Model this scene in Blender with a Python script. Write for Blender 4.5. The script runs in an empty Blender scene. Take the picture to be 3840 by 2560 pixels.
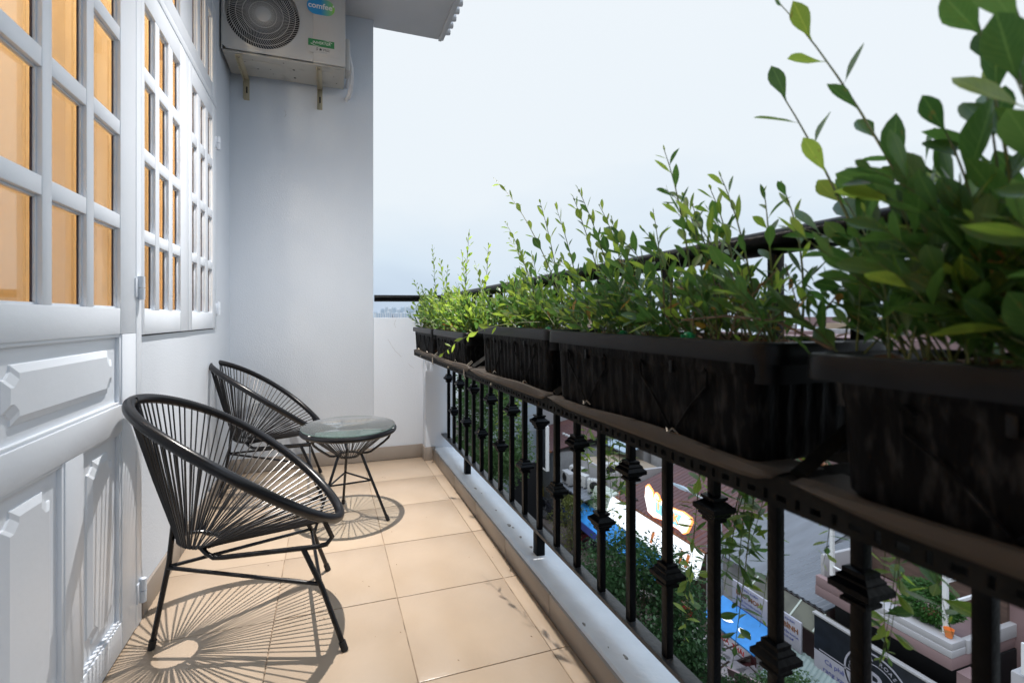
import bpy, bmesh, math, random
from math import sin, cos, pi, radians, sqrt, atan2
from mathutils import Vector, Matrix
random.seed(7)
S = bpy.context.scene
COL = S.collection

# ------------------------------------------------------------------ camera
cam_d = bpy.data.cameras.new('camera')
cam = bpy.data.objects.new('camera', cam_d); COL.objects.link(cam)
cam.location = (0, 0, 1.1)
cam.rotation_euler = (radians(90), 0, radians(-18.086))
cam_d.sensor_fit = 'HORIZONTAL'; cam_d.sensor_width = 36
cam_d.lens = 0.45091 * 36
cam_d.shift_x = 0.03233; cam_d.shift_y = -0.0235
cam_d.clip_start = 0.02; cam_d.clip_end = 12000
cam_d.dof.use_dof = True; cam_d.dof.focus_distance = 2.3; cam_d.dof.aperture_fstop = 3.6
S.camera = cam

# ------------------------------------------------------------------ world, sun, exposure
W = bpy.data.worlds.new('World'); S.world = W; W.use_nodes = True
nt = W.node_tree; nt.nodes.clear()
SUN_EL, SUN_AZ = 62, 250
out = nt.nodes.new('ShaderNodeOutputWorld'); bg = nt.nodes.new('ShaderNodeBackground')
sky = nt.nodes.new('ShaderNodeTexSky'); sky.sky_type = 'NISHITA'; sky.sun_disc = False
sky.sun_elevation = radians(SUN_EL); sky.sun_rotation = radians(SUN_AZ); sky.dust_density = 4; sky.air_density = 1.5
geo = nt.nodes.new('ShaderNodeTexCoord'); sep = nt.nodes.new('ShaderNodeSeparateXYZ')
nt.links.new(geo.outputs['Generated'], sep.inputs[0])
ramp = nt.nodes.new('ShaderNodeValToRGB')
cr = ramp.color_ramp; K = 1 / (.93 * .08 * 1.27)
stops = [(0.0, (.47, .57, .70)), (.10, (.59, .69, .79)), (.26, (.72, .78, .83)), (.72, (.755, .80, .84)), (1.0, (1.6, 2.1, 2.8))]
for i_, (p_, c_) in enumerate(stops):
    e = cr.elements[0] if i_ == 0 else (cr.elements[-1] if i_ == len(stops) - 1 else cr.elements.new(p_))
    e.position = p_; e.color = (c_[0] * K, c_[1] * K, c_[2] * K, 1)
nz = nt.nodes.new('ShaderNodeTexNoise'); nz.inputs['Scale'].default_value = 2.2; nz.inputs['Detail'].default_value = 7
mpx = nt.nodes.new('ShaderNodeMapping'); mpx.inputs['Scale'].default_value = (1, 1, 2.5)
nt.links.new(geo.outputs['Generated'], mpx.inputs[0]); nt.links.new(mpx.outputs[0], nz.inputs['Vector'])
ma = nt.nodes.new('ShaderNodeMath'); ma.operation = 'MULTIPLY_ADD'; ma.inputs[1].default_value = 0.28; ma.inputs[2].default_value = -0.14
nt.links.new(nz.outputs['Fac'], ma.inputs[0])
ad = nt.nodes.new('ShaderNodeMath'); ad.operation = 'ADD'; ad.use_clamp = True
nt.links.new(sep.outputs['Z'], ad.inputs[0]); nt.links.new(ma.outputs[0], ad.inputs[1])
nt.links.new(ad.outputs[0], ramp.inputs['Fac'])
mix = nt.nodes.new('ShaderNodeMix'); mix.data_type = 'RGBA'; mix.inputs['Factor'].default_value = 0.975
nt.links.new(sky.outputs[0], mix.inputs['A']); nt.links.new(ramp.outputs[0], mix.inputs['B'])
nt.links.new(mix.outputs['Result'], bg.inputs['Color']); bg.inputs['Strength'].default_value = 0.08
nt.links.new(bg.outputs[0], out.inputs[0])

sun_d = bpy.data.lights.new('sun', 'SUN'); sun_d.energy = 0.6; sun_d.angle = radians(25); sun_d.color = (1, .96, .9)
sun = bpy.data.objects.new('sun', sun_d); COL.objects.link(sun)
_az, _el = radians(SUN_AZ), radians(SUN_EL)
sun.rotation_euler = Vector((sin(_az) * cos(_el), cos(_az) * cos(_el), sin(_el))).to_track_quat('Z', 'Y').to_euler()
sun.location = (0, 0, 30)

S.view_settings.view_transform = 'Standard'; S.view_settings.look = 'None'
S.view_settings.gamma = 1; S.view_settings.use_curve_mapping = False
S.view_settings.exposure = 0.48
S.render.engine = 'CYCLES'

# ------------------------------------------------------------------ materials
def mat(name, col, rough=.6, metal=0, var=.12, nscale=6, bump=0, bscale=40, stretch=None, spec=.5, col2=None, lo=.35, hi=.7, detail=6, coat=0, rnd=0):
    m = bpy.data.materials.new(name); m.use_nodes = True
    t = m.node_tree; p = t.nodes['Principled BSDF']
    p.inputs['Roughness'].default_value = rough; p.inputs['Metallic'].default_value = metal
    p.inputs['Specular IOR Level'].default_value = spec; p.inputs['Coat Weight'].default_value = coat
    tc = t.nodes.new('ShaderNodeTexCoord'); mp = t.nodes.new('ShaderNodeMapping')
    if stretch: mp.inputs['Scale'].default_value = stretch
    t.links.new(tc.outputs['Object'], mp.inputs[0])
    n = t.nodes.new('ShaderNodeTexNoise'); n.inputs['Scale'].default_value = nscale; n.inputs['Detail'].default_value = detail
    t.links.new(mp.outputs[0], n.inputs['Vector'])
    r = t.nodes.new('ShaderNodeValToRGB')
    c = Vector(col); c2 = Vector(col2) if col2 else c * (1 + var)
    c1 = c if col2 else c * (1 - var)
    r.color_ramp.elements[0].position = lo; r.color_ramp.elements[0].color = (*c1, 1)
    r.color_ramp.elements[1].position = hi; r.color_ramp.elements[1].color = (*c2, 1)
    t.links.new(n.outputs['Fac'], r.inputs['Fac'])
    last = r.outputs['Color']
    if rnd:
        oi = t.nodes.new('ShaderNodeObjectInfo'); hs = t.nodes.new('ShaderNodeHueSaturation')
        mr = t.nodes.new('ShaderNodeMapRange'); mr.inputs['To Min'].default_value = 1 - rnd; mr.inputs['To Max'].default_value = 1 + rnd
        t.links.new(oi.outputs['Random'], mr.inputs['Value']); t.links.new(mr.outputs[0], hs.inputs['Value'])
        t.links.new(last, hs.inputs['Color']); last = hs.outputs['Color']
    t.links.new(last, p.inputs['Base Color'])
    if bump:
        n2 = t.nodes.new('ShaderNodeTexNoise'); n2.inputs['Scale'].default_value = bscale; n2.inputs['Detail'].default_value = 4
        t.links.new(mp.outputs[0], n2.inputs['Vector'])
        b = t.nodes.new('ShaderNodeBump'); b.inputs['Strength'].default_value = bump; b.inputs['Distance'].default_value = .01
        t.links.new(n2.outputs['Fac'], b.inputs['Height']); t.links.new(b.outputs[0], p.inputs['Normal'])
    return m

def emis(name, col, st):
    m = mat(name, col, .4); p = m.node_tree.nodes['Principled BSDF']
    p.inputs['Emission Color'].default_value = (*col, 1); p.inputs['Emission Strength'].default_value = st
    return m

def glass(name, tint, refl=.1, rough=.02, milk=0, fres=.55):
    m = bpy.data.materials.new(name); m.use_nodes = True; t = m.node_tree; t.nodes.clear()
    o = t.nodes.new('ShaderNodeOutputMaterial'); mx = t.nodes.new('ShaderNodeMixShader')
    tr = t.nodes.new('ShaderNodeBsdfTransparent'); gl = t.nodes.new('ShaderNodeBsdfGlossy')
    tr.inputs['Color'].default_value = (*tint, 1); gl.inputs['Roughness'].default_value = rough
    lw = t.nodes.new('ShaderNodeFresnel'); lw.inputs['IOR'].default_value = 1.45
    n = t.nodes.new('ShaderNodeTexNoise'); n.inputs['Scale'].default_value = 5
    ma = t.nodes.new('ShaderNodeMath'); ma.operation = 'MULTIPLY_ADD'; ma.inputs[1].default_value = refl * .3
    mh = t.nodes.new('ShaderNodeMath'); mh.operation = 'MULTIPLY'; mh.inputs[1].default_value = fres
    t.links.new(n.outputs['Fac'], ma.inputs[0]); t.links.new(lw.outputs[0], mh.inputs[0]); t.links.new(mh.outputs[0], ma.inputs[2])
    t.links.new(ma.outputs[0], mx.inputs[0]); t.links.new(tr.outputs[0], mx.inputs[1]); t.links.new(gl.outputs[0], mx.inputs[2])
    if milk:
        df = t.nodes.new('ShaderNodeBsdfDiffuse'); df.inputs['Color'].default_value = (.5, .55, .55, 1); m2 = t.nodes.new('ShaderNodeMixShader'); m2.inputs[0].default_value = milk
        t.links.new(mx.outputs[0], m2.inputs[1]); t.links.new(df.outputs[0], m2.inputs[2]); t.links.new(m2.outputs[0], o.inputs[0]); return m
    t.links.new(mx.outputs[0], o.inputs[0]); return m

def leafmat(name, c1, c2, trans=.35, gloss=.35):
    m = bpy.data.materials.new(name); m.use_nodes = True; t = m.node_tree; p = t.nodes['Principled BSDF']; o = t.nodes['Material Output']
    oi = t.nodes.new('ShaderNodeObjectInfo'); tc = t.nodes.new('ShaderNodeTexCoord'); n = t.nodes.new('ShaderNodeTexNoise')
    n.inputs['Scale'].default_value = 5; t.links.new(tc.outputs['Object'], n.inputs['Vector'])
    add = t.nodes.new('ShaderNodeMath'); add.operation = 'MULTIPLY_ADD'; add.inputs[1].default_value = .5
    t.links.new(n.outputs['Fac'], add.inputs[0])
    h = t.nodes.new('ShaderNodeMath'); h.operation = 'MULTIPLY_ADD'; h.inputs[1].default_value = .9; h.inputs[2].default_value = -.2
    t.links.new(oi.outputs['Random'], h.inputs[0]); t.links.new(h.outputs[0], add.inputs[2])
    r = t.nodes.new('ShaderNodeValToRGB'); r.color_ramp.elements[0].color = (*c1, 1); r.color_ramp.elements[1].color = (*c2, 1)
    t.links.new(add.outputs[0], r.inputs['Fac']); t.links.new(r.outputs[0], p.inputs['Base Color'])
    p.inputs['Roughness'].default_value = gloss
    su = t.nodes.new('ShaderNodeSeparateXYZ'); t.links.new(tc.outputs['UV'], su.inputs[0])
    def mth(op, a, b_=None, c_=None):
        n_ = t.nodes.new('ShaderNodeMath'); n_.operation = op
        for k_, v_ in enumerate((a, b_, c_)):
            if v_ is None: continue
            if isinstance(v_, (int, float)): n_.inputs[k_].default_value = v_
            else: t.links.new(v_, n_.inputs[k_])
        return n_.outputs[0]
    ax = mth('ABSOLUTE', mth('SUBTRACT', su.outputs['X'], .5))
    rib = mth('LESS_THAN', ax, .028)
    sv = mth('LESS_THAN', mth('FRACT', mth('MULTIPLY', mth('SUBTRACT', su.outputs['Y'], mth('MULTIPLY', ax, .55)), 9.0)), .11)
    vein = mth('MAXIMUM', rib, mth('MULTIPLY', sv, .45))
    vm = t.nodes.new('ShaderNodeMix'); vm.data_type = 'RGBA'; vm.inputs['B'].default_value = (min(c2[0] * 1.5, .6), min(c2[1] * 1.3, .6), c2[2] * 1.5, 1)
    t.links.new(mth('MULTIPLY', vein, .55), vm.inputs['Factor']); t.links.new(r.outputs[0], vm.inputs['A'])
    ns = t.nodes.new('ShaderNodeTexNoise'); ns.inputs['Scale'].default_value = 3.2; ns.inputs['Detail'].default_value = 6
    cx = t.nodes.new('ShaderNodeCombineXYZ'); t.links.new(su.outputs['X'], cx.inputs[0]); t.links.new(su.outputs['Y'], cx.inputs[1]); t.links.new(mth('MULTIPLY', oi.outputs['Random'], 40.0), cx.inputs[2])
    t.links.new(cx.outputs[0], ns.inputs['Vector'])
    sm_ = t.nodes.new('ShaderNodeMix'); sm_.data_type = 'RGBA'; sm_.inputs['B'].default_value = (.16, .11, .03, 1)
    t.links.new(mth('MULTIPLY', mth('GREATER_THAN', ns.outputs['Fac'], .69), .6), sm_.inputs['Factor']); t.links.new(vm.outputs['Result'], sm_.inputs['A'])
    t.links.new(sm_.outputs['Result'], p.inputs['Base Color'])
    bp_ = t.nodes.new('ShaderNodeBump'); bp_.inputs['Strength'].default_value = .35; bp_.inputs['Distance'].default_value = .02
    t.links.new(vein, bp_.inputs['Height']); t.links.new(bp_.outputs[0], p.inputs['Normal'])
    tl = t.nodes.new('ShaderNodeBsdfTranslucent'); hs = t.nodes.new('ShaderNodeHueSaturation'); hs.inputs['Value'].default_value = 2.0; hs.inputs['Saturation'].default_value = 1.05
    t.links.new(sm_.outputs['Result'], hs.inputs['Color']); t.links.new(hs.outputs[0], tl.inputs['Color'])
    mx = t.nodes.new('ShaderNodeMixShader'); mx.inputs[0].default_value = trans
    t.links.new(p.outputs[0], mx.inputs[1]); t.links.new(tl.outputs[0], mx.inputs[2]); t.links.new(mx.outputs[0], o.inputs[0])
    return m

M = {}
M['wall'] = mat('white_wall_paint', (.605, .655, .725), .7, var=.045, nscale=1.6, bump=.12, bscale=120)
M['wall_end'] = mat('stained_end_wall_paint', (.625, .68, .755), .7, col2=(.65, .705, .78), nscale=2.0, bump=.16, bscale=110, stretch=(1.5, 1.5, .9), lo=.3, hi=.62, detail=9)
M['ceil'] = mat('ceiling_paint', (.66, .67, .69), .7, var=.04, nscale=3, bump=.1, bscale=90)
M['wood'] = mat('white_gloss_paint', (.71, .76, .83), .36, var=.035, nscale=2.2, bump=.05, bscale=55, detail=9)
M['wood2'] = mat('white_bead_paint', (.60, .655, .735), .35, var=.08, nscale=14)
M['pane_gap'] = mat('dark_glazing_gap', (.06, .05, .07), .6)
M['pane'] = glass('window_glass', (.95, .95, .93), .1, .03, 0, .34)
M['room'] = mat('warm_room_wall', (.62, .47, .28), .8, var=.06, nscale=1.5)
M['tile'] = mat('beige_floor_tile', (.415, .325, .24), .24, var=.06, nscale=3.5, bump=.06, bscale=60, rnd=.05, detail=8)
M['grout'] = mat('dirty_grout', (.27, .20, .14), .9, var=.4, nscale=12)
M['skirt'] = mat('taupe_skirting_tile', (.27, .235, .205), .35, var=.07, nscale=5, rnd=.03)
M['kerb'] = mat('white_kerb_paint', (.64, .68, .725), .55, var=.05, nscale=9, bump=.25, bscale=45)
M['chip'] = mat('bare_concrete_chip', (.25, .25, .24), .9, var=.3, nscale=60)
M['iron'] = mat('black_rail_paint', (.002, .0023, .0032), .3, var=.4, nscale=25, bump=.15, bscale=70, spec=.09)
M['iron_dust'] = mat('dusty_black_flat_bar', (.03, .031, .034), .38, var=.5, nscale=18, bump=.2, bscale=60)
M['angle'] = mat('black_slotted_steel', (.010, .010, .0095), .5, spec=.06, var=.4, nscale=14, bump=.2, bscale=60)
M['cord'] = mat('black_pvc_cord', (.006, .006, .008), .28, var=.2, nscale=40, spec=.4)
M['tube'] = mat('black_steel_tube', (.006, .006, .008), .25, var=.2, nscale=20, spec=.4)
M['ttop'] = glass('green_table_glass', (.945, .965, .963), .25, .02, .03, 1.0)
M['tedge'] = mat('green_glass_edge', (.16, .25, .23), .1)
M['planter'] = mat('dusty_black_plastic', (.0025, .0025, .003), .5, nscale=20, col2=(.032, .031, .031), spec=.06, lo=.50, hi=.80, stretch=(4, 4, 1.1), bump=.3, bscale=30)
M['rim'] = mat('black_plastic_rim', (.003, .0032, .004), .38, var=.45, nscale=22, spec=.2)
M['board'] = mat('tan_rubber_sheet', (.036, .026, .018), .7, var=.18, nscale=6, bump=.1)
M['soil'] = mat('brown_soil', (.055, .034, .022), .95, var=.5, nscale=30, bump=1, bscale=80)
M['husk'] = mat('coconut_husk_chip', (.20, .10, .05), .8, var=.4, nscale=20, rnd=.35)
M['wire'] = mat('bare_tie_wire', (.35, .32, .27), .4, .6)
M['emit'] = mat('green_emitter_plastic', (.01, .25, .10), .35)
M['ac'] = mat('ac_enamel', (.50, .50, .495), .34, var=.04, nscale=5, bump=.05)
M['ac_base'] = mat('ac_stained_base', (.40, .39, .36), .45, nscale=9, col2=(.20, .19, .165), lo=.60, hi=.78)
M['dark'] = mat('dark_void', (.008, .008, .010), .6)  # for black parts, and solid gaps and holes with shade put into colour
M['cream'] = mat('cream_bracket_paint', (.42, .38, .28), .45, var=.08, nscale=8)
M['white'] = mat('white_print', (.78, .78, .78), .5, var=.02)
M['green_lbl'] = mat('green_label_print', (.02, .22, .07), .4, var=.05)
M['black_print'] = mat('black_print', (.02, .02, .025), .5)
M['pipe'] = mat('white_pipe_wrap', (.62, .63, .66), .5, bump=.3, bscale=60)
def grad_logo():
    m = mat('blue_green_logo', (.02, .3, .7), .35); t = m.node_tree; p = t.nodes['Principled BSDF']
    tc = t.nodes.new('ShaderNodeTexCoord'); sx = t.nodes.new('ShaderNodeSeparateXYZ'); r = t.nodes.new('ShaderNodeValToRGB')
    t.links.new(tc.outputs['Generated'], sx.inputs[0]); t.links.new(sx.outputs['X'], r.inputs[0])
    r.color_ramp.elements[0].position = .5; r.color_ramp.elements[0].color = (.015, .28, .62, 1)
    r.color_ramp.elements[1].position = .95; r.color_ramp.elements[1].color = (.28, .62, .10, 1)
    t.links.new(r.outputs[0], p.inputs['Base Color']); return m
M['logo'] = grad_logo()
M['leaf_y'] = leafmat('young_leaf', (.115, .19, .03), (.26, .35, .06), .48, .42)
M['leaf_m'] = leafmat('mature_leaf', (.030, .080, .020), (.095, .185, .042), .44, .3)
M['leaf_dry'] = leafmat('yellowing_leaf', (.30, .20, .04), (.20, .10, .04), .3, .6)
M['stem'] = mat('green_stem', (.10, .13, .035), .5, var=.3, nscale=20)
M['stem_old'] = mat('woody_stem', (.13, .09, .055), .7, var=.3, nscale=30)
M['asphalt'] = mat('asphalt', (.045, .046, .048), .85, var=.25, nscale=3, bump=.2)
M['pave'] = mat('brown_pavement', (.085, .066, .056), .8, var=.2, nscale=2)
M['ground'] = mat('city_ground', (.12, .12, .11), .9, var=.3, nscale=.05)
M['maroon'] = mat('maroon_roof_sheet', (.078, .028, .026), .5, nscale=2.2, col2=(.14, .052, .034), lo=.5, hi=.8, stretch=(.25, 3, 1))
M['rust'] = mat('rust_edge', (.22, .09, .04), .8, var=.4, nscale=5)
M['zinc'] = mat('grey_zinc_sheet', (.15, .16, .18), .45, var=.12, nscale=2, stretch=(.4, 2, 1))
M['cream_sheet'] = mat('pale_canopy_sheet', (.45, .49, .43), .5, var=.1, nscale=2)
M['mint_sheet'] = mat('mint_roof_sheet', (.20, .26, .255), .5, var=.15, nscale=3)
M['blue'] = mat('blue_awning', (.03, .24, .62), .45, var=.12, nscale=3)
M['bldg_w'] = mat('pale_building_paint', (.40, .39, .40), .8, var=.06, nscale=1)
M['bldg_b'] = mat('bluish_cladding', (.30, .35, .40), .4, var=.06, nscale=1)
M['bldg_p'] = mat('pink_building_paint', (.24, .16, .16), .8, var=.08, nscale=1.5)
M['tan'] = mat('tan_terrace', (.34, .27, .20), .8, var=.1, nscale=1)
M['sheet_lb'] = mat('pale_blue_roof', (.36, .44, .50), .5, var=.08)
M['bwin'] = mat('dark_window', (.05, .06, .08), .15, var=.2)
M['grey'] = mat('grey_render', (.33, .33, .34), .8, var=.1)
M['tarp'] = mat('dirty_tarpaulin', (.12, .12, .09), .7, nscale=2, col2=(.055, .05, .045), var=.2)
M['lit_w'] = emis('lit_white_sign_and_patch', (.86, .90, .95), .75)
M['lit_sign'] = emis('lit_sign_face', (.95, .93, .88), 1.7)
M['lit_cyan'] = emis('lit_cyan_sign', (.30, .66, .74), .7)
M['lit_orange'] = emis('lit_orange_edge', (1.0, .30, .08), 1.4)
M['lit_dot'] = emis('lit_bulb', (1.0, .93, .8), 6)
M['orange'] = mat('orange_print', (.75, .22, .05), .5)
M['red'] = mat('red_print', (.55, .04, .03), .5)
M['redpl'] = mat('red_plastic', (.45, .02, .02), .4)
M['navy'] = mat('navy_print', (.05, .07, .28), .5)
M['sign_w'] = mat('white_sign_panel', (.40, .39, .45), .5, var=.04)
M['sign_k'] = mat('black_sign_panel', (.012, .014, .02), .4, var=.3)
M['sign_p'] = mat('pink_white_band', (.40, .26, .27), .5)
M['brown'] = mat('brown_timber_wall', (.11, .07, .055), .7, var=.25, nscale=3, stretch=(1, 1, 4))
M['bark'] = mat('bark', (.09, .07, .05), .9, var=.3, nscale=8, bump=.5)
M['crown'] = leafmat('tree_crown', (.032, .080, .028), (.09, .16, .055), .25, .6)
M['crown2'] = leafmat('yellow_tree_crown', (.07, .09, .02), (.16, .16, .04), .25, .6)
M['bush'] = leafmat('bright_bush', (.02, .075, .01), (.045, .14, .02), .25, .6)
M['bike_k'] = mat('bike_black', (.015, .015, .02), .25)
M['bike_r'] = mat('bike_maroon', (.12, .02, .03), .25)
M['bike_b'] = mat('bike_blue', (.02, .03, .10), .25)
M['chrome'] = mat('chrome', (.6, .6, .62), .2, 1)
M['tyre'] = mat('tyre', (.02, .02, .02), .8)
M['ytarp'] = mat('yellow_cloth', (.35, .29, .07), .8, var=.2)
M['galv'] = mat('galvanised_pole', (.45, .48, .52), .4, .3)
M['cloth'] = mat('white_table', (.5, .44, .45), .6)
M['wchair'] = mat('dark_red_chair', (.10, .02, .02), .5)
M['lampglass'] = emis('downlight_face', (1.0, .86, .66), 12)
M['tower'] = mat('haze_tinted_tower_paint', (.66, .75, .84), .8, var=.08, nscale=.05)  # air haze is put into the pale paint, no haze volume
M['tower2'] = mat('haze_tinted_white_paint', (.78, .82, .86), .8, var=.05, nscale=.05)
M['towin'] = mat('haze_tinted_window', (.55, .66, .77), .5)

# ------------------------------------------------------------------ geometry helpers
class B:
    def __init__(self): self.bm = bmesh.new()
    def box(self, x0, x1, y0, y1, z0, z1, bev=0, mtx=None):
        r = bmesh.ops.create_cube(self.bm, size=1)
        vs = r['verts']
        for v in vs:
            v.co = Vector(((x0 + x1) / 2 + v.co.x * abs(x1 - x0), (y0 + y1) / 2 + v.co.y * abs(y1 - y0), (z0 + z1) / 2 + v.co.z * abs(z1 - z0)))
        if bev:
            es = list({e for v in vs for e in v.link_edges})
            r = bmesh.ops.bevel(self.bm, geom=es, offset=bev, segments=2, profile=.5, affect='EDGES')
            vs = list({v for f in r['faces'] for v in f.verts})
            if mtx: vs = list({v for f in r['faces'] for v in f.verts})
        if mtx is not None:
            for v in vs: v.co = mtx @ v.co
        return self
    def tube(self, pts, r, seg=8, closed=False, caps=True, up=None):
        pts = [Vector(p) for p in pts]; n = len(pts); rings = []
        rr = r if isinstance(r, (list, tuple)) else [r] * n
        prev = None
        for i, p in enumerate(pts):
            if closed: d = pts[(i + 1) % n] - pts[i - 1]
            else: d = pts[min(i + 1, n - 1)] - pts[max(i - 1, 0)]
            if d.length < 1e-9: d = Vector((0, 0, 1))
            d.normalize()
            if prev is None:
                a = Vector((0, 0, 1)) if abs(d.z) < .9 else Vector((1, 0, 0))
                prev = (a - d * a.dot(d)).normalized()
            else:
                prev = (prev - d * prev.dot(d))
                prev = prev.normalized() if prev.length > 1e-6 else d.orthogonal().normalized()
            q = d.cross(prev)
            rings.append([self.bm.verts.new(p + (prev * cos(2 * pi * k / seg) + q * sin(2 * pi * k / seg)) * rr[i]) for k in range(seg)])
        m = n if closed else n - 1
        for i in range(m):
            a, b = rings[i], rings[(i + 1) % n]
            off = 0
            if closed and i == n - 1:
                best = 1e9
                for o in range(seg):
                    dd = (a[0].co - b[o].co).length
                    if dd < best: best, off = dd, o
            for k in range(seg):
                self.bm.faces.new((a[k], a[(k + 1) % seg], b[(k + 1 + off) % seg], b[(k + off) % seg]))
        if caps and not closed:
            self.bm.faces.new(rings[0][::-1]); self.bm.faces.new(rings[-1])
        return self
    def lathe(self, prof, seg=24, center=(0, 0, 0), caps=True):
        c = Vector(center); rings = []
        for r, z in prof:
            rings.append([self.bm.verts.new(c + Vector((r * cos(2 * pi * k / seg), r * sin(2 * pi * k / seg), z))) for k in range(seg)])
        for a, b in zip(rings, rings[1:]):
            for k in range(seg): self.bm.faces.new((a[k], a[(k + 1) % seg], b[(k + 1) % seg], b[k]))
        if caps:
            if prof[0][0] > 1e-5: self.bm.faces.new(rings[0][::-1])
            if prof[-1][0] > 1e-5: self.bm.faces.new(rings[-1])
        return self
    def loops(self, ls, cap0=True, cap1=True):
        rs = [[self.bm.verts.new(Vector(p)) for p in l] for l in ls]; n = len(rs[0])
        for a, b in zip(rs, rs[1:]):
            for k in range(n): self.bm.faces.new((a[k], a[(k + 1) % n], b[(k + 1) % n], b[k]))
        if cap0: self.bm.faces.new(rs[0][::-1])
        if cap1: self.bm.faces.new(rs[-1])
        return self
    def quad(self, *p):
        self.bm.faces.new([self.bm.verts.new(Vector(q)) for q in p]); return self
    def prism(self, poly, axis, a, b):
        # poly of 2D points extruded along axis from a to b
        def mk(p, t):
            return {'x': (t, p[0], p[1]), 'y': (p[0], t, p[1]), 'z': (p[0], p[1], t)}[axis]
        v0 = [self.bm.verts.new(mk(p, a)) for p in poly]; v1 = [self.bm.verts.new(mk(p, b)) for p in poly]
        n = len(poly)
        for k in range(n): self.bm.faces.new((v0[k], v0[(k + 1) % n], v1[(k + 1) % n], v1[k]))
        self.bm.faces.new(v0[::-1]); self.bm.faces.new(v1); return self
    def mesh(self, name, m, smooth=True, ang=35):
        bmesh.ops.recalc_face_normals(self.bm, faces=self.bm.faces)
        me = bpy.data.meshes.new(name)
        if smooth:
            for f in self.bm.faces: f.smooth = True
            for e in self.bm.edges:
                if len(e.link_faces) == 2 and e.calc_face_angle(0) > radians(ang): e.smooth = False
        self.bm.to_mesh(me); self.bm.free()
        if m: me.materials.append(m)
        return me

def add(name, me, parent=None, loc=None, rz=None):
    o = bpy.data.objects.new(name, me); COL.objects.link(o)
    if parent: o.parent = parent
    if loc: o.location = loc
    if rz is not None: o.rotation_euler.z = rz
    return o
def build(name, b, m, parent=None, loc=None, smooth=True, rz=None):
    return add(name, b.mesh(name, m, smooth), parent, loc, rz)
def tag(o, label, cat=None, group=None, kind=None):
    if label: o['label'] = label
    if cat: o['category'] = cat
    if group: o['group'] = group
    if kind: o['kind'] = kind
    return o
def thing(name, label, cat, loc=(0, 0, 0), rz=0, group=None):
    o = bpy.data.objects.new(name, None); COL.objects.link(o)
    o.location = loc; o.rotation_euler = (0, 0, rz); o.empty_display_size = .1
    return tag(o, label, cat, group)
def dup(root, loc, rz, label):
    def cp(o, par):
        c = o.copy(); COL.objects.link(c)
        if par: c.parent = par
        for ch in o.children: cp(ch, c)
        return c
    r = cp(root, None); r.location = loc; r.rotation_euler = (0, 0, rz); r['label'] = label
    return r
def text(body, size, m, parent, mtx, name='lettering', ext=.0015, align='CENTER', shear=0, bold=0, sx=1):
    cu = bpy.data.curves.new('t', 'FONT'); cu.body = body; cu.size = size; cu.extrude = ext
    cu.align_x = align; cu.align_y = 'CENTER'; cu.shear = shear; cu.offset = bold; cu.resolution_u = 3
    o = bpy.data.objects.new('t', cu); COL.objects.link(o)
    dg = bpy.context.evaluated_depsgraph_get(); dg.update()
    me = bpy.data.meshes.new_from_object(o.evaluated_get(dg))
    bpy.data.objects.remove(o); bpy.data.curves.remove(cu)
    me.name = name; me.materials.clear(); me.materials.append(m)
    me.transform(Matrix.Diagonal((sx, 1, 1, 1))); me.transform(mtx)
    return add(name, me, parent)
# text orientation helpers: facing -Y (reads along +X), facing -X (reads along -Y... towards the viewer's right)
def face_negY(x, y, z): return Matrix(((1, 0, 0, x), (0, 0, -1, y), (0, 1, 0, z), (0, 0, 0, 1)))
def face_negX(x, y, z): return Matrix(((0, 0, -1, x), (-1, 0, 0, y), (0, 1, 0, z), (0, 0, 0, 1)))

# ------------------------------------------------------------------ balcony shell
T = 0.44524; TX0, TY0 = 0.7037, 1.8245
XL = -0.655; YB = 3.62; Y0 = -1.7; ZC = 3.38
fl = tag(build('floor', B().box(-.75, .80, Y0, YB + .1, -.16, -.0035), M['grout']), 'beige tiled balcony floor with dark grout lines', kind='structure')
def tile_mesh(w, l): return B().box(-w / 2, w / 2, -l / 2, l / 2, -.008, 0, .0015).mesh('tile', M['tile'])
g = .0035
full = tile_mesh(T - g, T - g)
xs = [(TX0 - T, TX0), (TX0 - 2 * T, TX0 - T), (-.65, TX0 - 2 * T - 0), (TX0, .772)]
cut = {}
for (a, b) in xs:
    w = b - a - g
    for j in range(-9, 6):
        y0 = TY0 + j * T; y1 = min(y0 + T, 3.608)
        if y1 - y0 < .05 or y1 < Y0: continue
        l = y1 - y0 - g; key = (round(w, 3), round(l, 3))
        if key not in cut: cut[key] = tile_mesh(w, l)
        o = add('tile', cut[key], fl, ((a + b) / 2, (y0 + y1) / 2, random.uniform(-.0006, .0006)))
        if random.random() < .5: o.rotation_euler.z = pi
        o.rotation_euler.x = random.uniform(-.0015, .0015)

# left wall below and around the window (door and window fill its openings)
b = B()
b.box(-.78, XL, 1.978, YB, 0, 1.03)                # under window
b.box(-.80, XL, 3.165, YB, 1.03, ZC)                # between window and corner
b.box(-.80, XL, 1.978, 3.165, 2.96, ZC)
b.box(-.80, XL, Y0, 1.978, 2.96, ZC)
b.box(-.80, XL, Y0, -.56, 0, 2.96)
lw = tag(build('house_wall', b, M['wall']), 'white house wall holding the glazed door and casement window', 'wall')
# back wall with lower parapet
b = B()
b.box(-.66, .330, YB, YB + .12, -.1, ZC, .004)
b.box(.330, .98, YB + .0005, YB + .1195, -.1, 1.098, .006)
bw = tag(build('end_wall', b, M['wall_end']), 'white end wall carrying the air conditioner, dropping to a low parapet', 'wall')
pier = tag(build('pier', B().box(.715, .945, 3.512, YB - .001, -.1, 1.03, .006), M['wall']), 'narrow white wall pier between the end wall and the railing', 'wall pier')
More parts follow.
